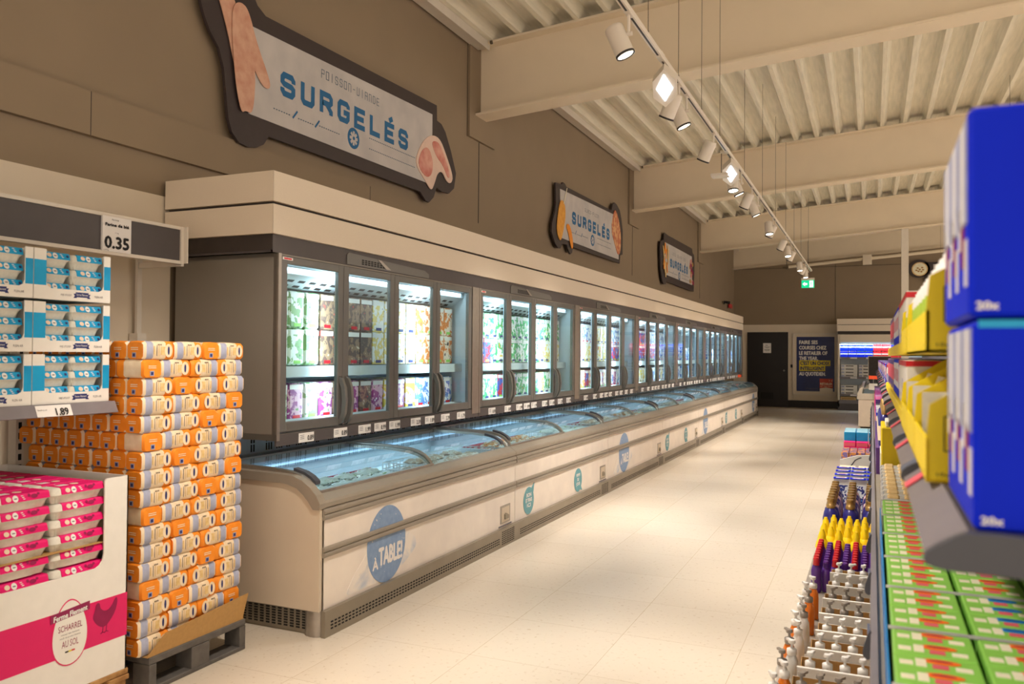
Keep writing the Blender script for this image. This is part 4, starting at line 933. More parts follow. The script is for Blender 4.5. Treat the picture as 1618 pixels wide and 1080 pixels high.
# hen print
hen = [(2.335, .40), (2.345, .425), (2.35, .447), (2.36, .455), (2.368, .448), (2.37, .43), (2.385, .415), (2.405, .412), (2.425, .425), (2.44, .452), (2.45, .455), (2.452, .43), (2.44, .395), (2.42, .37), (2.40, .352), (2.38, .35), (2.36, .362), (2.345, .38)]
c.prism(blob(hen, 1), 'x', XP + .0008, XP + .0016, 'dark_magenta')
for yy in (2.385, 2.402): stroke(c, [(yy, .355), (yy - .003, .33), (yy - .012, .325)], .004, lambda u, v: (XP + .0014, u, v), 'dark_magenta'); stroke(c, [(yy - .003, .33), (yy + .008, .326)], .003, lambda u, v: (XP + .0014, u, v), 'dark_magenta')
c.build('printed_band')
RN = ['lowest', 'second', 'third', 'fourth', 'fifth', 'sixth', 'seventh', 'eighth', 'top']
for r in range(9):
    z = .372 + r * .0625 + (.006 if r >= 4 else 0)
    for q, y in enumerate((1.80, 2.04, 2.285) if r < 8 else (1.80, 2.04, 2.285)):
        if q == 0 and r < 7: continue
        for d_ in range(1 if r < 8 else 6):
            pinkP.put((XP - .012 - .11 * d_, y + random.uniform(-.004, .004) - (.004 if q else 0), z), 'pink egg carton, %s row from below, %s%s' % (RN[r], ('near column', 'middle column', 'far column')[q], ', %s back from the front' % ORD[d_ - 1] if d_ else ', at the front'), 0, 'pink egg cartons')
c = MB(); c.box(-3.60, XP - .009, 1.68, 2.49, .6905, .694, 'card'); o = c.build('cardboard_sheet'); tag(o, 'thin brown cardboard sheet between layers of pink egg cartons', 'cardboard')
c = MB(); c.box(-3.60, XP - .012, 1.68, 2.49, .152, .370, 'card'); tag(c.build('inner_carton'), 'brown cardboard filler under the pink egg cartons inside the box', 'cardboard')

# ================================================================== FLOUR PALLET
t = thing('plastic_pallet', 'dark grey plastic half pallet under the flour stack', 'pallet', (-3.24, 2.90, 0))
xa, xb, ya, yb = -3.64, -2.845, 2.61, 3.20
c = LB(t); c.box(xa, xb, ya, yb, .118, .15, 'pallet', .004); c.build('deck')
for q, x in enumerate((xa, (xa + xb) / 2 - .05, xb - .10)):
    pass
for (y_, w_) in ((ya, .04), ((ya + yb) / 2 - .055, .11), (yb - .04, .04)):
    for x in (xa, (xa + xb) / 2 - .05, xb - .10): c = LB(t); c.box(x, x + .10, y_, y_ + w_, .018, .118, 'pallet', .003); c.build('foot')
for x in (xa, (xa + xb) / 2 - .05, xb - .10): c = LB(t); c.box(x, x + .10, ya, yb, 0, .020, 'pallet', .003); c.build('skid')
c = MB(); c.box(-3.64, -2.85, 2.60, 3.19, .151, .1535, 'card')
P_ = lambda y, x, z: (x, y, z)
vs = [(-2.852, 2.60, .152), (-2.852, 3.185, .152), (-2.835, 3.205, .275), (-2.838, 2.69, .235)]
c.add(vs + [(v[0] - .004, v[1], v[2]) for v in vs], [(0, 1, 2, 3), (7, 6, 5, 4), (0, 3, 7, 4), (2, 1, 5, 6), (3, 2, 6, 7)], 'card')
vs = [(-2.852, 3.186, .152), (-3.64, 3.186, .152), (-3.64, 3.20, .25), (-2.94, 3.20, .27), (-2.865, 3.20, .24)]
c.add(vs + [(v[0], v[1] + .004, v[2]) for v in vs], [(0, 1, 2, 3, 4), (9, 8, 7, 6, 5), (2, 3, 8, 7), (3, 4, 9, 8)], 'card')
tag(c.build('cardboard_tray'), 'brown cardboard tray folded up around the flour bags on the grey pallet', 'cardboard tray')
def flour_bag(seed):
    """paper bag of flour lying on its side: length along Y, outer face at x=0"""
    random.seed(seed); L, Wd, H = .167, .104, .078; r = .010
    t = thing('flour_bag', 'x', 'flour bag')
    us = [0, .012, .03, .048, .058, .075, .115, .122, .142, .155, .167]
    def sec(y, k):
        e = 0 if 0 < k < len(us) - 1 else .006
        wob = .0025 * math.sin(y * 60 + seed); b = 0.0035 * math.sin(PI * y / L)
        x0, x1, z0, z1 = -Wd + e - .0, -e + wob * .4 + b * .5, e * .5, H - e + b * .4 + wob * .5
        pts = [(x1 - r, z0), (x1, z0 + r), (x1 + .001, (z0 + z1) / 2), (x1, z1 - r), (x1 - r, z1), ((x0 + x1) / 2, z1 + .002), (x0 + r, z1), (x0, z1 - r), (x0, z0 + r), (x0 + r, z0)]
        return [(p[0], y, p[1]) for p in pts]
    rings = [sec(u, k) for k, u in enumerate(us)]; n = 10
    c = MB(); vs = [p for r_ in rings for p in r_]
    def mk(k):
        return 'orange_end' if k in (0,) or k >= 8 else 'cream'
    def seg(k):   # from y=0: orange edge, circle zone, cream, blue block, cream edge
        return ('cream', 'steel_blue', 'steel_blue', 'cream', 'cream', 'cream', 'orange', 'orange', 'orange', 'orange_end')[k]
    for k in range(len(us) - 1):
        fs = [(k * n + i, k * n + (i + 1) % n, (k + 1) * n + (i + 1) % n, (k + 1) * n + i) for i in range(n)]
        fs = [f[::-1] for f in fs]
        side = [fs[i] for i in (0, 1, 2, 3)]; oth = [fs[i] for i in (4, 5, 6, 7, 8, 9)]
        c.add(vs, side, seg(k), True); c.add(vs, oth, 'cream' if 0 < k < 6 else 'orange_end', True)
    ctr = (-Wd / 2, -.001, H / 2); c.add(rings[0] + [ctr], [(i, (i + 1) % n, n) for i in range(n)], 'orange_end')
    ctr = (-Wd / 2, L + .001, H / 2); c.add(rings[-1] + [ctr], [((i + 1) % n, i, n) for i in range(n)], 'orange_end')
    c.build('paper_bag', t)
    c = MB(); X = .0042
    c.disc((X, .130, H * .5), .0215, 'x', 'cream', .030, 22, .0004); c.disc((X + .0008, .130, H * .5), .0055, 'x', 'navy', .019, 14, .0004)
    c.box(X - .001, X + .0002, .066, .068, .015, .062, 'grey_ink'); c.box(X - .001, X + .0002, .078, .080, .015, .062, 'biscuit'); c.box(X - .001, X + .0002, .088, .112, .020, .056, 'biscuit')
    c.box(X - .001, X + .0002, .050, .056, .022, .058, 'biscuit')
    for q in range(3): c.box(X - .001, X + .0006, .072 + q * .008, .075 + q * .008, .062, .068, 'ink')
    c.build('printed_label', t)
    c = MB()
    for yy in (-.0025,):
        c.box(-.068, -.046, yy, yy + .001, .008, .030, 'steel_blue'); c.box(-.064, -.050, yy - .0004, yy, .012, .026, 'navy')
        for q in range(2): c.box(-.076, -.034, yy, yy + .0012, .042 + q * .008, .0445 + q * .008, 'pale')
    c.build('end_print', t)
    return t
FB = [Proto(flour_bag(s_)) for s_ in (1, 2, 3)]
random.seed(9)
PATS = ['SSES', 'ESSS', 'SESS', 'SSSE']
NL = 17; hz = (1.515 - .154) / NL
for ly in range(NL):                     # from the top
    pat = PATS[ly % 4]; z = .1545 + (NL - 1 - ly) * hz
    off = random.uniform(-.006, .008); y = 2.578 + off; LN = ORD[ly]
    for i, ch in enumerate(pat):
        x = -2.868 + random.uniform(-.006, .004)
        lab = '%s flour bag, %s layer from the top, place %s on the aisle side'
        if ch == 'S':
            flip = (i >= 2 and random.random() < .85)
            if flip: o = random.choice(FB).put((x - .104, y + .167, z), lab % ('cream and orange', LN, ORD[i]), PI, 'flour bags')
            else: o = random.choice(FB).put((x, y, z), lab % ('cream and orange', LN, ORD[i]), random.uniform(-.012, .012), 'flour bags')
            if flip: o.rotation_euler = (0, 0, 0); o.location = (x, y + .167, z); o.scale = (1, -1, 1)
            y += .1685
        else:
            o = random.choice(FB).put((x - .003, y + .104, z), lab % ('orange ended', LN, ORD[i]), PI / 2, 'flour bags'); o.location = (x - .003, y, z)
            # length runs into the stack, printed end towards the aisle
            o.rotation_euler = (0, 0, PI / 2); o.location = (x, y + .104, z)
            y += .1055
    # face towards the near side
    x = -2.868 - (.106 if pat[0] == 'S' else .169); n = 6 if z > .80 else 2; k = 0
    while k < n and x > -3.6:
        if pat[0] == 'E' and z > .8 or False: pass
        FB[(ly + k) % 3].put((x, 2.582 + random.uniform(-.006, .006) + off, z), 'orange flour bag end, %s layer from the top, place %s on the near side' % (LN, ORD[k]), 0, 'flour bags')
        x -= .1062; k += 1
# ================================================================== RIGHT HAND SHELVING
G = thing('gondola_shelving', 'long grey shelving unit along the right side of the aisle', 'shelving', (.5, 6.0, 0))
c = LB(G); c.box(-.345, 1.0, .9, 12.4, 0, .15, 'shelf'); c.box(-.35, 1.0, .9, 12.4, .15, .168, 'shelf'); c.build('base_shelf')
c = LB(G); c.box(.62, .66, .8, 12.4, .15, 1.9, 'shelf'); c.build('back_panel')
c = LB(G); c.box(.012, .62, .8, 12.4, .80, .838, 'shelf'); c.build('middle_shelf')
c = LB(G); c.prism([(.012, .79), (-.004, .785), (-.002, .845), (.012, .85)], 'y', 1.0, 12.4, 'rail'); mr = c.build('middle_rail')
c = LB(G); c.box(.085, .62, .872, 12.4, 1.279, 1.308, 'anthracite'); c.build('upper_shelf')
c = LB(G); c.prism([(.046, 1.281), (.050, 1.277), (.085, 1.303), (.083, 1.3085)], 'y', .872, 12.4, 'rail'); ur = c.build('upper_rail')
c = LB(G); c.prism(blob([(.62, 1.276), (.62, 1.308), (.09, 1.309), (.078, 1.309), (.048, 1.290), (.043, 1.281), (.048, 1.275), (.07, 1.272), (.16, 1.272)], 1), 'y', .858, .872, 'slate'); c.build('shelf_end_cap')
for q in range(20):
    y = 1.43 + .54 * q
    c = LB(G); c.prism(blob([(.084, 1.308), (.070, 1.309), (.046, 1.296), (.040, 1.283), (.046, 1.274), (.064, 1.278)], 2), 'y', y, y + .006, 'slate'); c.prism([(.0455, 1.282), (.080, 1.307), (.079, 1.3085), (.044, 1.283)], 'y', y + .006, y + .12, 'slate_blue'); f = c.build('label_holder', ur)
    if q % 2 == 0 or q < 4: c = LB(G); c.prism([(.0455, 1.282), (.074, 1.305), (.0735, 1.3065), (.044, 1.283)], 'y', y - .12, y - .075, 'pink_label'); c.build('pink_card', ur)
for q in range(18):
    y = 2.03 + .55 * q
    c = LB(G); c.prism(blob([(.0, .852), (-.006, .85), (-.020, .806), (-.018, .787), (0, .783)], 2), 'y', y, y + .006, 'slate'); c.box(-.010, -.004, y + .006, y + .09, .79, .84, 'slate_blue'); c.build('label_holder', mr)
# blue cartons on the near end of the upper shelf
def blue_carton():
    t = thing('blue_carton', 'x', 'carton'); c = MB(); c.box(0, .42, 0, .27, 0, .197, 'blue_box', .004); c.build('carton', t)
    c = MB(); text(c, '20x', .006, -.001, .007, .007, 'y', 'white', .018, .0005)
    random.seed(8)
    for q in range(9):
        y = .012 + .029 * q
        c.box(-.0012, 0, y, y + .02, .03 + .02 * (q % 3), .075 + .02 * (q % 3), ('white', 'dark_magenta', 'white')[q % 3]); c.box(-.0012, 0, y, y + .024, .09, .19, ('steel_blue', 'white', 'steel_blue')[q % 3])
    c.build('print', t); return t
P = Proto(blue_carton())
lo = P.put((.087, .876, 1.3085), 'plain royal blue carton on the upper shelf, lower of the stacked two'); P.put((.083, .872, 1.5085), 'plain royal blue carton, upper of the two stacked at the shelf end')
c = MB(); c.box(.004, .06, -.001, 0, .190, .197, 'cyan'); c.box(.06, .30, -.001, 0, .190, .197, 'white')
c.build('printed_strip', lo)
# yellow display trays
def ytray(L, H0=.16, low=False):
    t = thing('yellow_tray', 'x', 'display tray'); c = MB()
    c.box(0, .22, 0, L, 0, .004, 'yellow'); c.build('base', t)
    c = MB(); c.prism([(0, 0), (.22, 0), (.22, H0), (.10, H0), (.004, .10), (0, .055)], 'y', 0, .004, 'yellow'); c.prism([(0, 0), (.22, 0), (.22, .05), (.0, .05)] if low else [(0, 0), (.22, 0), (.22, H0), (.10, H0), (.004, .10), (0, .055)], 'y', L - .004, L, 'yellow')
    c.box(0, .004, 0, L, 0, .055, 'yellow'); c.box(.216, .22, 0, L, 0, H0, 'yellow'); c.build('walls', t)
    c = MB()
    for a in ((.02, .055, .04, .0415), (.02, .055, .084, .0855)): c.box(a[0], a[1], -.0008, 0, a[2], a[3], 'ink')
    for x in (.02, .0535): c.box(x, x + .0015, -.0008, 0, .04, .085, 'ink')
    for x in (.030, .044): c.box(x, x + .0015, -.0008, 0, .047, .073, 'ink'); c.prism([(x - .003, .070), (x + .0045, .070), (x + .00075, .077)], 'y', -.0008, 0, 'ink')
    text(c, '10x', .012, -.001, .008, .005, 'y', 'ink', .015); text(c, '10x', -.0006, .03, .008, .005, 'x', 'ink', .015); c.build('print', t); return t
YT = Proto(ytray(.325)); YU = Proto(ytray(.655, .15, True))
def bottle(name, prof, m, capprof, capm, cat, n=14, label=None, sx=1, sy=1, extra=None):
    t = thing(name, 'x', cat); c = MB(); c.lathe(prof, (0, 0, 0), m, n, sx=sx, sy=sy); c.build('body', t)
    c = MB(); c.lathe(capprof, (0, 0, 0), capm, n)
    if extra: extra(c)
    c.build('cap', t)
    if label: c = MB(); c.lathe([(prof[1][0] + .0012, label[0]), (prof[1][0] + .0012, label[1])], (0, 0, 0), label[2], n, cap=False, sx=sx, sy=sy); c.build('label_band', t)
    return t
WB = Proto(bottle('white_bottle', [(.028, 0), (.032, .01), (.033, .085), (.026, .105), (.011, .114)], 'white', [(.013, .112), (.014, .128), (.010, .131)], 'white', 'bottle', label=(.02, .075, mat('lime_label', (176, 206, 70), .5))))
for lv, z in enumerate((1.3095, 1.4765)):
    for q in range(3):
        y = 1.185 + .332 * q
        if lv == 1 and q == 1: pass
        elif lv == 1: (YU if q == 0 else YT).put((.064, y, z), '%s yellow cardboard tray on the upper level, %s the blue cartons' % (('long', 'short')[q > 0], ('next to', 'second from')[q > 0]), group='yellow trays')
        else: YT.put((.064, y, z), 'yellow cardboard tray on the upper shelf, %s level, %s from the blue cartons' % (('lower', 'upper')[lv], ORD[q]), group='yellow trays')
        if lv == 1:
            for b in range(4):
                for d_ in range(2): WB.put((.106 + .068 * d_, y + .045 + .078 * b, z + .012), 'white bottle with lime label, %s place in %s upper yellow tray, %s row' % (ORD[b], ORD[q], ('front', 'back')[d_]), group='white bottles in the yellow trays')
def sachet():
    t = thing('white_sachet', 'x', 'sachet'); c = MB(); c.prism([(0, 0), (.012, 0), (.055, .115), (.045, .12)], 'y', 0, .068, 'box_white'); c.box(.0, .11, .068, .0695, 0, .10, 'pulp'); c.build('pouch', t)
    c = MB(); c.prism([(.0045, .02), (.030, .088), (.029, .0885), (.0035, .0205)], 'y', .012, .055, 'grey_ink'); c.build('print', t); return t
SP = Proto(sachet())
for q in range(3):
    for b in range(4):
        for d_ in range(3): SP.put((.075 + .03 * d_, 1.19 + .332 * q + .078 * b, 1.314), 'white sachet leaning in the lower yellow tray %s, slot %s, row %s' % (('one', 'two', 'three')[q], ('one', 'two', 'three', 'four')[b], ('one', 'two', 'three')[d_]), group='white sachets in the yellow trays')
def pack(name, cat, w, d, h, m, tops=(), bev=.002):
    t = thing(name, 'x', cat); c = MB(); c.box(0, w, 0, d, 0, h, m, bev); c.build('carton', t)
    c = MB()
    for (x0, x1, y0_, y1_, z0_, z1_, mm) in tops: c.box(x0, x1, y0_, y1_, z0_, z1_, mm)
    if c.v: c.build('print', t)
    return t
wp = Proto(pack('washing_pack', 'detergent', .20, .075, .122, 'box_white', [(-.001, 0, .012, .06, .03, .10, 'white'), (-.001, 0, .0, .075, .106, .120, 'red'), (0, .2, -.001, 0, .02, .07, 'blue_box'), (0, .2, -.001, 0, .1065, .120, 'red')]))
bp = Proto(pack('washing_pack', 'detergent', .20, .09, .122, 'blue_box', [(-.001, 0, .012, .08, .03, .11, 'white'), (0, .2, -.001, 0, .05, .10, 'white'), (-.0015, 0, .03, .06, .05, .09, 'red')]))
pp = Proto(pack('washing_pack', 'detergent', .20, .095, .122, 'purple', [(-.001, 0, .015, .08, .04, .10, 'pink_label'), (0, .2, -.001, 0, .03, .09, 'steel_blue')]))
YL = Proto(pack('yellow_strip_tray', 'display tray', .22, .30, .032, 'yellow', []))
y = 2.19
for q in range(8):
    for lv, z in enumerate((1.3095, 1.4765)):
        if q > 5 and lv == 1: continue
        YL.put((.066, y, z), 'low yellow tray on the upper shelf, %s level, place %s beyond the white bottles' % (('lower', 'upper')[lv], ORD[q]), group='low yellow trays')
        p_, w_, n_, nm = ((wp, .097, 3, 'white, red and blue'), (bp, .097, 3, 'royal blue'), (pp, .099, 3, 'purple'))[(0 if q < 2 else 1 if q < 4 else 2)]
        for b in range(n_): p_.put((.076, y + .005 + w_ * b, z + .0325), '%s detergent pack, %s level, tray %s, place %s' % (nm, ('lower', 'upper')[lv], ORD[q], ORD[b]), group='detergent packs on the upper shelf')
    y += .31
while y < 12.2:
    i = int(y * 3)
    (pp, bp, wp)[i % 3].put((.076, y, 1.3095), '%s detergent pack standing directly on the upper shelf, about %d metres along' % (('purple', 'royal blue', 'white')[i % 3], round(y * 10)), group='far detergent packs')
    y += .33
# green packs on the middle shelf
def green_pack(brand):
    t = thing('green_pack', 'x', 'food pack'); w, d, h = .128, .134, .128
    c = MB(); c.box(0, w, 0, d, 0, h, 'green', .003); c.build('carton', t)
    c = MB()
    for y_ in (.012, .078):
        c.prism([(.070 + .030 * math.cos(a * PI / 7), y_ + .038 + .012 * math.sin(a * PI / 7)) for a in range(14)], 'z', h, h + .0008, brand)
        c.prism([(.070 + .018 * math.cos(a * PI / 7), y_ + .040 + .003 * math.sin(a * PI / 7)) for a in range(14)], 'z', h + .0008, h + .0012, 'dark_magenta' if brand == 'green_tab' else 'navy')
        c.box(.008, .028, y_ + .008, y_ + .028, h, h + .001, 'pale'); c.box(.032, .048, y_ + .006, y_ + .042, h, h + .001, 'pale'); c.box(.056, .080, y_ + .004, y_ + .022, h, h + .001, 'pink_label'); c.box(.090, .114, y_ + .004, y_ + .022, h, h + .001, 'pale')
    c.build('print', t); return t
gp = [Proto(green_pack('green_tab')), Proto(green_pack('blue_tab'))]
cs = MB(); cs.box(0, .43, 0, .003, 0, .125, G_CLEAR); cs.box(0, .43, .29, .293, 0, .125, G_CLEAR); cs.box(-.003, 0, 0, .293, 0, .10, 'blue_tab'); cs.box(0, .43, 0, .293, 0, .002, 'box_white')
tq = thing('clear_case', 'x', 'display case'); cs.build('tray', tq); cs = MB(); cs.box(0, .43, 0, .003, .126, .130, 'clear_plastic'); cs.box(0, .43, .29, .293, .126, .130, 'clear_plastic'); cs.build('rim', tq); CSP = Proto(tq)
for r in range(7):
    y = 1.10 + .297 * r
    CSP.put((.028, y, .8385), 'clear edged case of green packs, %s from the near end of the middle shelf' % ORD[r], group='cases of green packs')
    for a in range(3):
        for b in range(2): gp[0 if a == 0 or (a == 1 and r % 2) else 1].put((.034 + .138 * a, y + .008 + .138 * b, .841), 'lime green pack, case %s, %s from the aisle, %s of the case' % (ORD[r], ORD[a], ('near side', 'far side')[b]), group='lime green packs')
c = MB(); random.seed(6); c.box(0, .13, 0, .09, 0, .06, 'clear_plastic', .006)
tq = thing('biscuit_pack', 'x', 'biscuits'); c.build('wrapper', tq)
c = MB()
for a in range(2):
    for b in range(2): c.box(.015 + a * .055, .055 + a * .055, .012 + b * .038, .042 + b * .038, .055, .068, 'biscuit', .008)
c.build('biscuit', tq); BP = Proto(tq)
for r in range(9):
    for a in range(3):
        for h in range(2): BP.put((.036 + .135 * a, 3.20 + .115 * r, .8385 + h * .069), 'clear wrapped biscuit pack, %s level, row %s beyond the green packs, %s from the aisle' % (('lower', 'upper')[h], ORD[r], ORD[a]), group='biscuit packs')
t = thing('yellow_box', 'tall mustard yellow box with a red mark on the middle shelf', 'display box', (.2, 4.35, .8385))
c = LB(t); c.box(.042, .45, 4.34, 4.80, .8385, 1.13, 'yellow_dull', .004); c.build('carton')
c = LB(t); c.prism([(.195, .985), (.205, 1.05), (.26, 1.05), (.26, .955), (.225, .945)], 'y', 4.336, 4.34, 'white'); c.prism([(.202, .99), (.211, 1.043), (.25, 1.043), (.25, .963), (.227, .955)], 'y', 4.333, 4.336, 'red'); c.box(.038, .042, 4.40, 4.75, .87, 1.0, 'white'); c.build('print')
c = LB(t); c.box(.06, .13, 4.36, 4.62, 1.131, 1.16, 'pulp', .004); c.build('top_flap')
t = thing('purple_tray', 'narrow purple edged tray of packs beyond the yellow box', 'display tray', (.1, 6, .8385))
c = LB(t); c.box(.02, .40, 4.85, 6.9, .8385, .98, 'purple'); c.build('tray'); 
gb = bottle('gold_cap_bottle', [(.030, 0), (.034, .012), (.034, .13), (.026, .16), (.014, .175)], 'bottle_navy', [(.017, .172), (.019, .178), (.019, .196), (.015, .20), (.015, .222), (.012, .225)], 'gold', 'bottle', label=(.03, .11, 'cream'))
GB = Proto(gb)
for r in range(7):
    for a in range(2): GB.put((.065 + .075 * a, 4.98 + .13 * r, .9805), 'gold capped bottle above the purple tray, %s row, %s column' % (ORD[r], ('aisle', 'inner')[a]), group='gold capped bottles on the middle shelf')
wbx = Proto(pack('white_pack', 'food pack', .14, .16, .20, 'box_white', [(0, .14, -.001, 0, .175, .2, 'blue_box'), (-.001, 0, 0, .16, .17, .2, 'blue_box'), (-.0012, 0, .03, .12, .05, .13, 'pink_label')]))
for r in range(5): wbx.put((.030, 7.0 + .22 * r, .8385), 'white pack with a blue top band on the middle shelf, %s beyond the purple tray' % ORD[r], group='white packs')
ppk = Proto(pack('pink_pack', 'food pack', .3, .2, .24, 'purple', [(-.001, 0, .03, .17, .03, .2, 'magenta'), (0, .3, -.001, 0, .03, .2, 'steel_blue')]))
for r in range(16): ppk.put((.030, 8.3 + .25 * r, .8385), 'purple and pink pack on the far middle shelf, %s beyond the white packs' % ORD[r], group='pink packs')

# ---- base shelf: soap pumps
def pump_x(c):
    c.lathe([(.017, .150), (.019, .153), (.019, .172), (.010, .176), (.005, .178), (.005, .196)], (0, 0, 0), c.pm, 12); c.lathe([(.012, .194), (.014, .198), (.012, .207)], (0, 0, 0), c.pm, 12); c.prism([(-.006, .198), (.006, .198), (.006, .206), (-.006, .206)], 'x', 0, .03, c.pm)
def soap(body, pm, clear=None):
    t = thing('soap_bottle', 'x', 'soap bottle'); c = MB(); c.lathe([(.022, 0), (.027, .006), (.028, .10), (.026, .13), (.017, .150)], (0, 0, 0), body, 14, sx=1.15, sy=.8); c.build('body', t)
    c = MB(); c.pm = pm; pump_x(c); c.build('pump', t); return t
sw = Proto(soap('white', 'pump')); sg = Proto(soap('clear_plastic', 'grey_pump')); sa = Proto(soap('amber', 'pump')); sag = Proto(soap('amber', 'grey_pump')); sc = Proto(soap('clear_plastic', 'pump'))
LY = (2.70, 2.92, 3.135, 3.355, 3.585, 3.83, 4.07, 4.31, 4.57)
cs = thing('soap_case', 'x', 'display case'); c = MB(); D_ = .215
c.box(0, .42, 0, .003, 0, .178, 'box_white'); c.box(0, .42, .003, .005, 0, .177, 'card'); c.box(0, .42, D_ - .004, D_ - .002, 0, .148, 'card'); c.box(0, .42, D_ - .002, D_, 0, .148, 'box_white'); c.box(0, .42, -.003, .012, .172, .182, 'box_white'); c.build('walls', cs)
c = MB(); c.box(0, .42, .005, D_ - .004, 0, .003, 'card'); c.prism([(.005, 0), (D_ - .004, 0), (D_ - .004, .146), (.10, .09), (.005, .15)], 'x', 0, .003, 'card'); c.box(.417, .42, .005, D_ - .004, 0, .18, 'card'); c.build('inner_card', cs); CP2 = Proto(cs)
for r, y in enumerate(LY):
    x0 = (-.262, -.262, -.248, -.226, -.212, -.212, -.210, -.204, -.2)[r]
    CP2.put((x0, y, .1685), 'white cardboard soap case on the base shelf, %s in the row from the near end' % ORD[r], group='soap cases')
    pr, nm = ((sg, 'clear grey'), (sg, 'clear grey'), (sw, 'white'), (sw, 'white'), (sw, 'white'), (sg, 'clear grey'), (sg, 'clear grey'), (sw, 'white'), (sw, 'white'))[r]
    for a in range(6):
        o = pr.put((x0 + .042 + .059 * a, y + .052, .186), '%s pump bottle in soap case %s, %s from the aisle' % (nm, ORD[r], ORD[a]), random.uniform(.6, 1.4), group='pump bottles in the soap cases'); o.scale = (.95, .95, 1)
outer = [sc, sag, sw, sa, sg, sc, sag, sw, sa, sg, sc, sag, sw, sa]
ONM = {id(sc): 'clear bottle with white pump', id(sag): 'amber bottle with grey pump', id(sw): 'white bottle with white pump', id(sa): 'amber bottle with white pump', id(sg): 'clear bottle with grey pump'}
for i, p_ in enumerate(outer): p_.put((-.315 + .022 * (i % 2) + .002 * i, 2.72 + .125 * i, .1685), 'soap pump, %s, %s along the aisle edge of the base shelf' % (ONM[id(p_)], ORD[i]), 2.2, group='loose soap pumps at the shelf edge')
# purple bottles with red and purple caps
rb = Proto(bottle('red_cap_bottle', [(.024, 0), (.028, .01), (.029, .15), (.02, .185), (.012, .19)], 'purple', [(.019, .186), (.021, .190), (.018, .222), (.020, .226), (.015, .238)], 'red', 'bottle', sx=1.1, sy=.8))
vb = Proto(bottle('purple_cap_bottle', [(.024, 0), (.028, .01), (.029, .14), (.02, .165), (.012, .17)], 'purple', [(.019, .166), (.021, .170), (.018, .198), (.020, .202), (.015, .212)], 'purple', 'bottle', sx=1.1, sy=.8))
for r in range(9):
    for a in range(4): rb.put((-.282 + .098 * a, 4.84 + .062 * r, .1685), 'purple bottle with red cap, %s row, %s column from the aisle' % (ORD[r], ORD[a]), group='red capped bottles').scale = (.86, .86, .80)
    for a in range(4): vb.put((-.232 + .098 * a, 4.87 + .062 * r, .1685), 'purple bottle with purple cap, %s row, %s column from the aisle' % (ORD[r], ORD[a]), group='purple capped bottles').scale = (.86, .86, .80)
yb_ = Proto(bottle('yellow_bottle', [(.030, 0), (.036, .01), (.037, .14), (.030, .18), (.018, .205)], 'bottle_yellow', [(.020, .20), (.017, .245), (.010, .262), (.009, .275)], 'bottle_yellow', 'bottle', label=(.07, .13, 'white')))
for r in range(6):
    for a in range(4): yb_.put((-.285 + .098 * a + .047 * (r % 2), 5.50 + .105 * r, .1685), 'yellow bottle with pointed cap, %s row, %s column from the aisle' % (ORD[r], ORD[a]), group='yellow bottles').scale = (1.15, 1.15, .80)
nb = Proto(bottle('navy_bottle', [(.034, 0), (.041, .012), (.042, .15), (.034, .20), (.018, .225)], 'bottle_navy', [(.022, .222), (.024, .226), (.024, .246), (.019, .25), (.019, .275), (.022, .279), (.018, .290)], 'gold', 'bottle', label=(.05, .13, 'steel_blue')))
pk = Proto(bottle('pink_bottle', [(.034, 0), (.041, .012), (.042, .15), (.034, .20), (.018, .225)], mat('pale_pink_bottle', (244, 206, 204), .35, coat=.4), [(.022, .222), (.024, .226), (.024, .246), (.019, .25), (.019, .275), (.022, .279), (.018, .290)], 'gold', 'bottle', label=(.05, .13, 'red')))
for r in range(8):
    for a in range(3):
        navy_ = (a + r) % 3 < 2 or r < 2
        (nb if navy_ else pk).put((-.268 + .128 * a, 6.26 + .125 * r, .1685), '%s bottle with gold cap, %s row, %s column from the aisle' % ('navy' if navy_ else 'pink', ORD[r], ORD[a]), group='gold capped bottles on the base shelf').scale = (1.32, 1.32, 1.02)
def pouch():
    t = thing('refill_pouch', 'x', 'refill pouch'); c = MB(); w, h = .125, .27
    c.prism([(-.045, 0), (.045, 0), (.012, h * .8), (.004, h), (-.004, h), (-.012, h * .8)], 'x', 0, w, 'white'); c.build('pouch', t)
    c = MB(); c.prism([(-.046, .0), (-.0125, h * .8), (-.014, h * .8), (-.050, .0)], 'x', .012, w - .012, picture('blue_speckle_print', [(30, 80, 200), (230, 236, 246), (20, 40, 130), (70, 140, 220)], 40)); c.build('print', t)
    c = MB(); c.box(0, w, -.035, .035, h, h + .008, 'blue_box', .003); c.prism([(.02, -.028), (.10, -.028), (.11, .0), (.10, .024), (.05, .024), (.02, .006)], 'z', h + .008, h + .010, 'white'); c.box(.04, .09, -.012, .004, h + .010, h + .0105, 'red'); c.build('top_seal', t); return t
PP = Proto(pouch())
for r in range(4):
    for a in range(4): PP.put((-.30 + .13 * a, 7.50 + .24 * r, .1685), 'white refill pouch with blue top, %s row, %s column from the aisle' % (ORD[r], ORD[a]), group='refill pouches')
wr = Proto(pack('wrapped_pack', 'pack', .16, .22, .22, 'clear_plastic', [(.01, .15, .02, .2, .22, .2215, 'cream')], .02))
for a in range(3): wr.put((-.30 + .17 * a, 8.62, .1685), 'white plastic wrapped pack behind the blue topped pouches, %s from the aisle' % ORD[a], group='wrapped packs')
t = thing('white_display_box', 'white box with a grey swoosh drawing beyond the refill pouches', 'display box', (-.1, 9.3, .1685))
c = LB(t); c.prism([(-.305, .1685), (.1, .1685), (.1, .47), (-.14, .45), (-.305, .40)], 'y', 9.20, 9.23, 'box_white'); c.box(-.305, .1, 9.23, 9.9, .1685, .30, 'box_white'); c.build('carton')
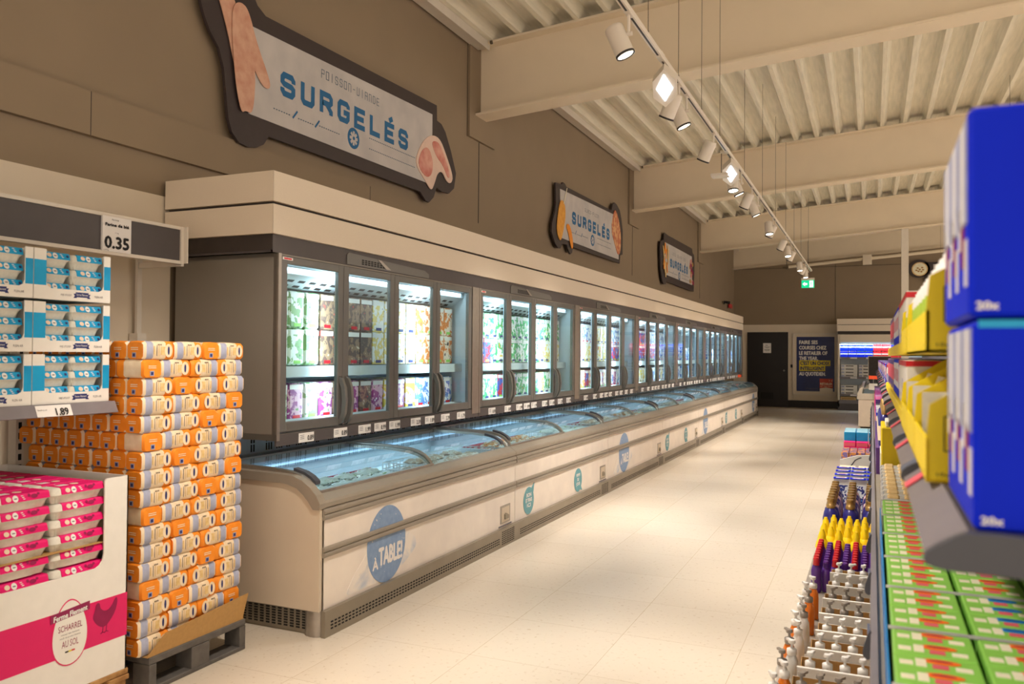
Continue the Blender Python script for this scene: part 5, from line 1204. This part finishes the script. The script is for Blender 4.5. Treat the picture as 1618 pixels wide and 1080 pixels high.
c = LB(t); stroke(c, [(-.24, .30), (-.20, .34), (-.16, .40), (-.12, .425), (-.10, .43)], .01, lambda u, v: (u, 9.198, v), 'slate'); c.disc((-.19, 9.199, .29), .035, 'y', 'slate', .014, 12); c.disc((-.15, 9.199, .31), .02, 'y', 'slate', .02, 10); c.build('drawing')
mp_ = Proto(pack('small_pack', 'pack', .07, .10, .17, picture('purple_orange_print', [(90, 70, 130), (230, 150, 70), (120, 100, 160), (220, 80, 130)], 25)))
for r in range(4):
    for a in range(5): mp_.put((-.295 + .078 * a, 9.26 + .14 * r, .3005), 'purple and orange pack in the white box, %s row, %s place' % (ORD[r], ORD[a]), group='packs in the white box')
tp = Proto(pack('tissue_pack', 'tissues', .125, .19, .10, 'magenta', [(.005, .12, -.0012, 0, .05, .09, 'pink_label')])); tb = Proto(pack('tissue_pack', 'tissues', .125, .19, .10, 'cyan', [(.005, .12, .01, .18, .1, .101, mat('pale_cyan', (170, 220, 236), .5))]))
for r in range(2):
    for a in range(3):
        for b in range(3): (tp if r == 0 else tb).put((-.30 + .132 * a, 10.25 + .45 * (r == 1) * .3 + .21 * b, .3885 + r * .1005), '%s tissue pack, %s stack from the aisle, %s along' % (('pink', 'cyan topped')[r], ORD[a], ORD[b]), group='tissue packs')
c = MB(); c.box(-.30, .10, 10.24, 11.05, .1685, .388, 'card'); tag(c.build('cardboard_box'), 'brown cardboard box under the pink and cyan tissue packs', 'box')
# ================================================================== FAR CHEST FREEZER ON THE RIGHT
t = thing('island_freezer', 'white island chest freezer beyond the right shelving', 'freezer', (.2, 20, 0))
c = LB(t); c.box(-.26, .72, 18.4, 23.4, .03, .60, 'front', .02); c.box(-.22, .68, 18.45, 23.35, 0, .03, 'black'); c.build('body')
pr = [(-.28, .60), (-.29, .64), (-.275, .67), (-.285, .71), (-.265, .74), (-.24, .80), (-.20, .84), (-.16, .84), (-.18, .80), (-.20, .62)]
c = LB(t); c.prism(pr, 'y', 18.38, 23.4, 'channel'); c.prism([(.46 - p[0], p[1]) for p in pr], 'y', 18.38, 23.4, 'channel')
c.prism([(p[0], p[1]) for p in ((-.28, .60), (.74, .60), (.74, .64), (.70, .72), (-.24, .72), (-.28, .64))], 'y', 18.35, 18.42, 'channel'); c.build('rim')
for q in range(4):
    c = LB(t); ya = 18.42 + 1.24 * q
    arc = [(-.20 + .43 * (1 - math.cos(PI * i / 10)), .80 + .09 * math.sin(PI * i / 10)) for i in range(11)]
    for i in range(10):
        for (u, v) in ((ya, ya + .05), (ya + 1.17, ya + 1.22)): c.prism([arc[i], arc[i + 1], (arc[i + 1][0], arc[i + 1][1] - .02), (arc[i][0], arc[i][1] - .02)], 'y', u, v, 'alu')
    ld = c.build('lid'); c = LB(t)
    for i in range(10): c.prism([arc[i], arc[i + 1], (arc[i + 1][0], arc[i + 1][1] - .005), (arc[i][0], arc[i][1] - .005)], 'y', ya + .05, ya + 1.17, G_LID)
    c.build('glass_pane', ld)
c = LB(t); c.box(-.18, .64, 18.5, 23.3, .605, .64, 'inner'); c.build('inner_liner')
t = thing('price_stand', 'small white price card with orange strip above the island freezer', 'price card', (.02, 18.3, .86))
c = LB(t); c.box(-.06, .10, 18.30, 18.32, .80, .93, 'white'); c.build('card'); c = LB(t); c.box(-.06, .10, 18.30, 18.32, 1.02, 1.09, 'orange_tag'); c.box(.02, .03, 18.305, 18.315, .6, 1.02, 'alu'); c.build('orange_strip')

# ================================================================== LIGHTING TRACK AND LAMPS
XT, ZT = -1.25, 3.38
t = thing('lighting_track', 'white ceiling track running over the aisle carrying the spotlights', 'lighting track', (XT, 10, ZT))
for (ya, yb) in ((1.0, 5.12), (5.2, 7.75), (7.83, 10.2), (10.28, 13.9), (13.98, 17.2), (17.28, 19.3)):
    c = LB(t); c.box(XT - .017, XT + .017, ya if ya > 1 else -3, yb, ZT, ZT + .034, 'lamp_body'); c.box(XT - .006, XT + .006, ya + .02, yb - .02, ZT - .001, ZT + .001, 'lamp_ring'); c.build('track_rail')
    c = LB(t); c.box(XT - .02, XT + .02, yb - .01, yb + .09, ZT - .004, ZT + .038, 'lamp_body', .004); c.build('joiner')
for y in (2.2, 4.85, 5.7, 6.55, 7.4, 8.95, 10.5, 12.0, 13.5, 15.0, 16.5, 18.5):
    c = LB(t); c.tube((XT, y, ZT + .03), (XT, y, 4.68 + SL * (XT + 3.6)), .0022, 'wire', 6); c.lathe([(.006, 0), (.006, .03)], (XT, y, ZT + .034), 'wire', 8); c.build('wire')
def spot(aim):
    t = thing('track_spotlight', 'x', 'spotlight'); a = Vector(aim).normalized(); piv = Vector((0, 0, -.11)); p0 = piv - a * .085
    c = MB(); c.box(-.018, .018, -.05, .05, -.004, .0, 'lamp_body', .004); c.box(-.006, .006, -.012, .012, -.11, -.004, 'lamp_body', .002); c.lathe([(.012, -.02), (.012, .02)], (0, 0, -.11), 'lamp_body', 10, (1, 0, 0)); c.build('bracket', t)
    off = Vector((-.055, 0, -.03)); p0 = p0 + off
    c = MB(); c.lathe([(.046, 0), (.052, .006), (.054, .02), (.054, .175)], p0, 'lamp_body', 22, a, cap=True); b = c.build('lamp_housing', t)
    c = MB(); c.lathe([(.0555, .168), (.0555, .181), (.049, .181), (.046, .176)], p0, 'lamp_ring', 22, a, cap=False); c.build('trim_ring', b)
    c = MB(); c.lathe([(.046, .1762), (.001, .1755)], p0, 'lamp_face', 22, a, cap=False); c.build('lens', b)
    l = light('spot_beam', 'SPOT', p0 + a * .19, 1.0, WARM, t, spot_size=math.radians(68), spot_blend=.7, shadow_soft_size=.10, aim=a); l.data.energy = 185
    return t
SPR = Proto(spot((.42, .10, -1))); SPL = Proto(spot((-.5, .25, -1))); SPD = Proto(spot((.12, -.2, -1)))
LN_ = iter(['nearest, upper middle of the photo', 'close behind the first square floodlight', 'just beyond the first floodlight', 'alone, midway between the two floodlights', 'behind the second floodlight', 'second behind the second floodlight', 'before the third beam', 'third beam, leaning', 'beyond the third beam', 'paired below it', 'cluster near the fourth beam', 'cluster near the fourth beam, right', 'lower in the far cluster', 'far end pair', 'far end lowest', 'last above the exit sign'])
for y, p_ in ((4.42, SPR), (5.72, SPL), (5.98, SPR), (7.10, SPL), (8.50, SPD), (8.72, SPR), (9.55, SPL), (10.1, SPR), (11.7, SPD), (12.0, SPL), (13.55, SPL), (14.4, SPD), (15.1, SPL), (16.9, SPD), (17.7, SPL), (18.4, SPD), ):
    p_.put((XT, y, ZT), 'white cylindrical track spotlight, ' + next(LN_), 0, 'track spotlights')
for y in (1.2, 2.6, 3.5): (SPR if y < 2 else SPL if y < 3 else SPD).put((XT, y, ZT), ('added unseen white fill spotlight, %s behind the camera side of the track' % ORD[int(y)]) if y != 1.2 else 'added unseen white fill spotlight directly above the camera side', 0, 'track spotlights')  # extra spots out of view, added to brighten the near floor and fronts
def flood():
    t = thing('track_floodlight', 'x', 'floodlight')
    c = MB(); hx, hy = .075, .13
    c.prism([(0, -hy), (hx, -.05), (hx, .06), (0, hy), (-hx, .06), (-hx, -.05)], 'z', -.13, -.035, 'lamp_body'); c.box(-.02, .02, -.04, .04, -.035, 0, 'lamp_body'); c.tube((0, .02, -.02), (0, -.03, .055), .007, 'lamp_body'); h = c.build('lamp_housing', t)
    c = MB(); c.prism([(0, -.095), (.052, 0), (0, .085), (-.052, 0)], 'z', -.133, -.1305, 'flood_face'); c.build('lens', h)
    light('flood_beam', 'SPOT', (0, -.02, -.16), 110, (.95, .97, 1), t, spot_size=math.radians(100), spot_blend=.8, shadow_soft_size=.06, aim=(.05, .74, -.67)); return t
FP = Proto(flood()); f1 = FP.put((XT, 5.32, ZT - .09), 'white square floodlight, nearer of two on the track', .1); f2 = FP.put((XT, 8.04, ZT - .09), 'white square floodlight, farther of two on the track', .1)
for f_ in (f1, f2): f_.rotation_euler = (math.radians(-48), 0, .15)
t = thing('sensor_box', 'small white sensor box hanging under the track by the far floodlight', 'sensor', (XT, 8.0, 3.2))
c = LB(t); c.box(XT - .14, XT + .02, 7.73, 7.85, 3.15, 3.18, 'lamp_body', .005); c.build('housing'); c = LB(t); c.tube((XT - .05, 7.8, 3.18), (XT - .05, 7.8, 3.38), .004, 'wire'); c.box(XT - .06, XT - .018, 7.78, 7.82, 3.375, 3.40, 'lamp_body'); c.build('hanger')
t = thing('exit_sign', 'green lit exit sign with a white arrow and running figure, hanging', 'sign', (-1.35, 20.0, 3.05))
c = LB(t); c.box(-1.506, -1.216, 19.98, 20.02, 3.235, 3.29, 'channel', .004); c.build('housing')
c = LB(t); c.box(-1.5, -1.222, 19.99, 20.01, 3.06, 3.235, 'exit_green'); c.build('lit_panel')
c = LB(t); c.prism([(-1.475, 3.148), (-1.425, 3.195), (-1.425, 3.168), (-1.375, 3.168), (-1.375, 3.128), (-1.425, 3.128), (-1.425, 3.10)], 'y', 19.984, 19.989, 'exit_white'); c.box(-1.325, -1.245, 19.984, 19.989, 3.075, 3.22, 'exit_white')
c.disc((-1.285, 19.982, 3.198), .011, 'y', 'exit_green')
for p_ in ([(-1.285, 3.185), (-1.292, 3.145), (-1.275, 3.115), (-1.285, 3.085)], [(-1.292, 3.145), (-1.312, 3.12), (-1.318, 3.095)], [(-1.31, 3.16), (-1.285, 3.175), (-1.262, 3.155)]): stroke(c, p_, .012, lambda u, v: (u, 19.981, v), 'exit_green')
c.build('pictogram')
for x in (-1.36,): c = LB(t); c.tube((x, 20.0, 3.29), (x, 20.0, 4.70 + SL * (x + 3.6)), .004, 'wire', 6); c.build('wire')
# added unseen tracks and spots, beside and behind the camera, as fill light
for x in (1.6, 4.2):
    t = thing('lighting_track', 'added unseen white track for fill light over the %s neighbouring aisle' % ('first' if x < 3 else 'second'), 'lighting track', (x, 10, 3.6))
    c = LB(t); c.box(x - .017, x + .017, -3, 24, 3.6, 3.634, 'lamp_body'); c.build('track_rail')
    for y in (0, 6, 12, 18, 23.5): c = LB(t); c.tube((x, y, 3.63), (x, y, 4.68 + SL * (x + 3.6)), .0022, 'wire', 6); c.build('wire')
    for y in (-2, 1.5, 5, 8.5, 12, 15.5, 19, 22.5):
        SPD.put((x, y, 3.6), 'added unseen fill spotlight over the neighbouring aisle, row %s, place %s' % (('one', 'two')[x > 3], ORD[int((y + 2) / 3.5)]), 0, 'added fill spotlights over the neighbouring aisles')
for y in (-2.2,): SPL.put((XT, y, ZT), 'added unseen white fill spotlight at the near end of the aisle track, %s' % ('first' if y < -2 else 'second'), 0, 'track spotlights')  # one more unseen spot added behind the camera as fill
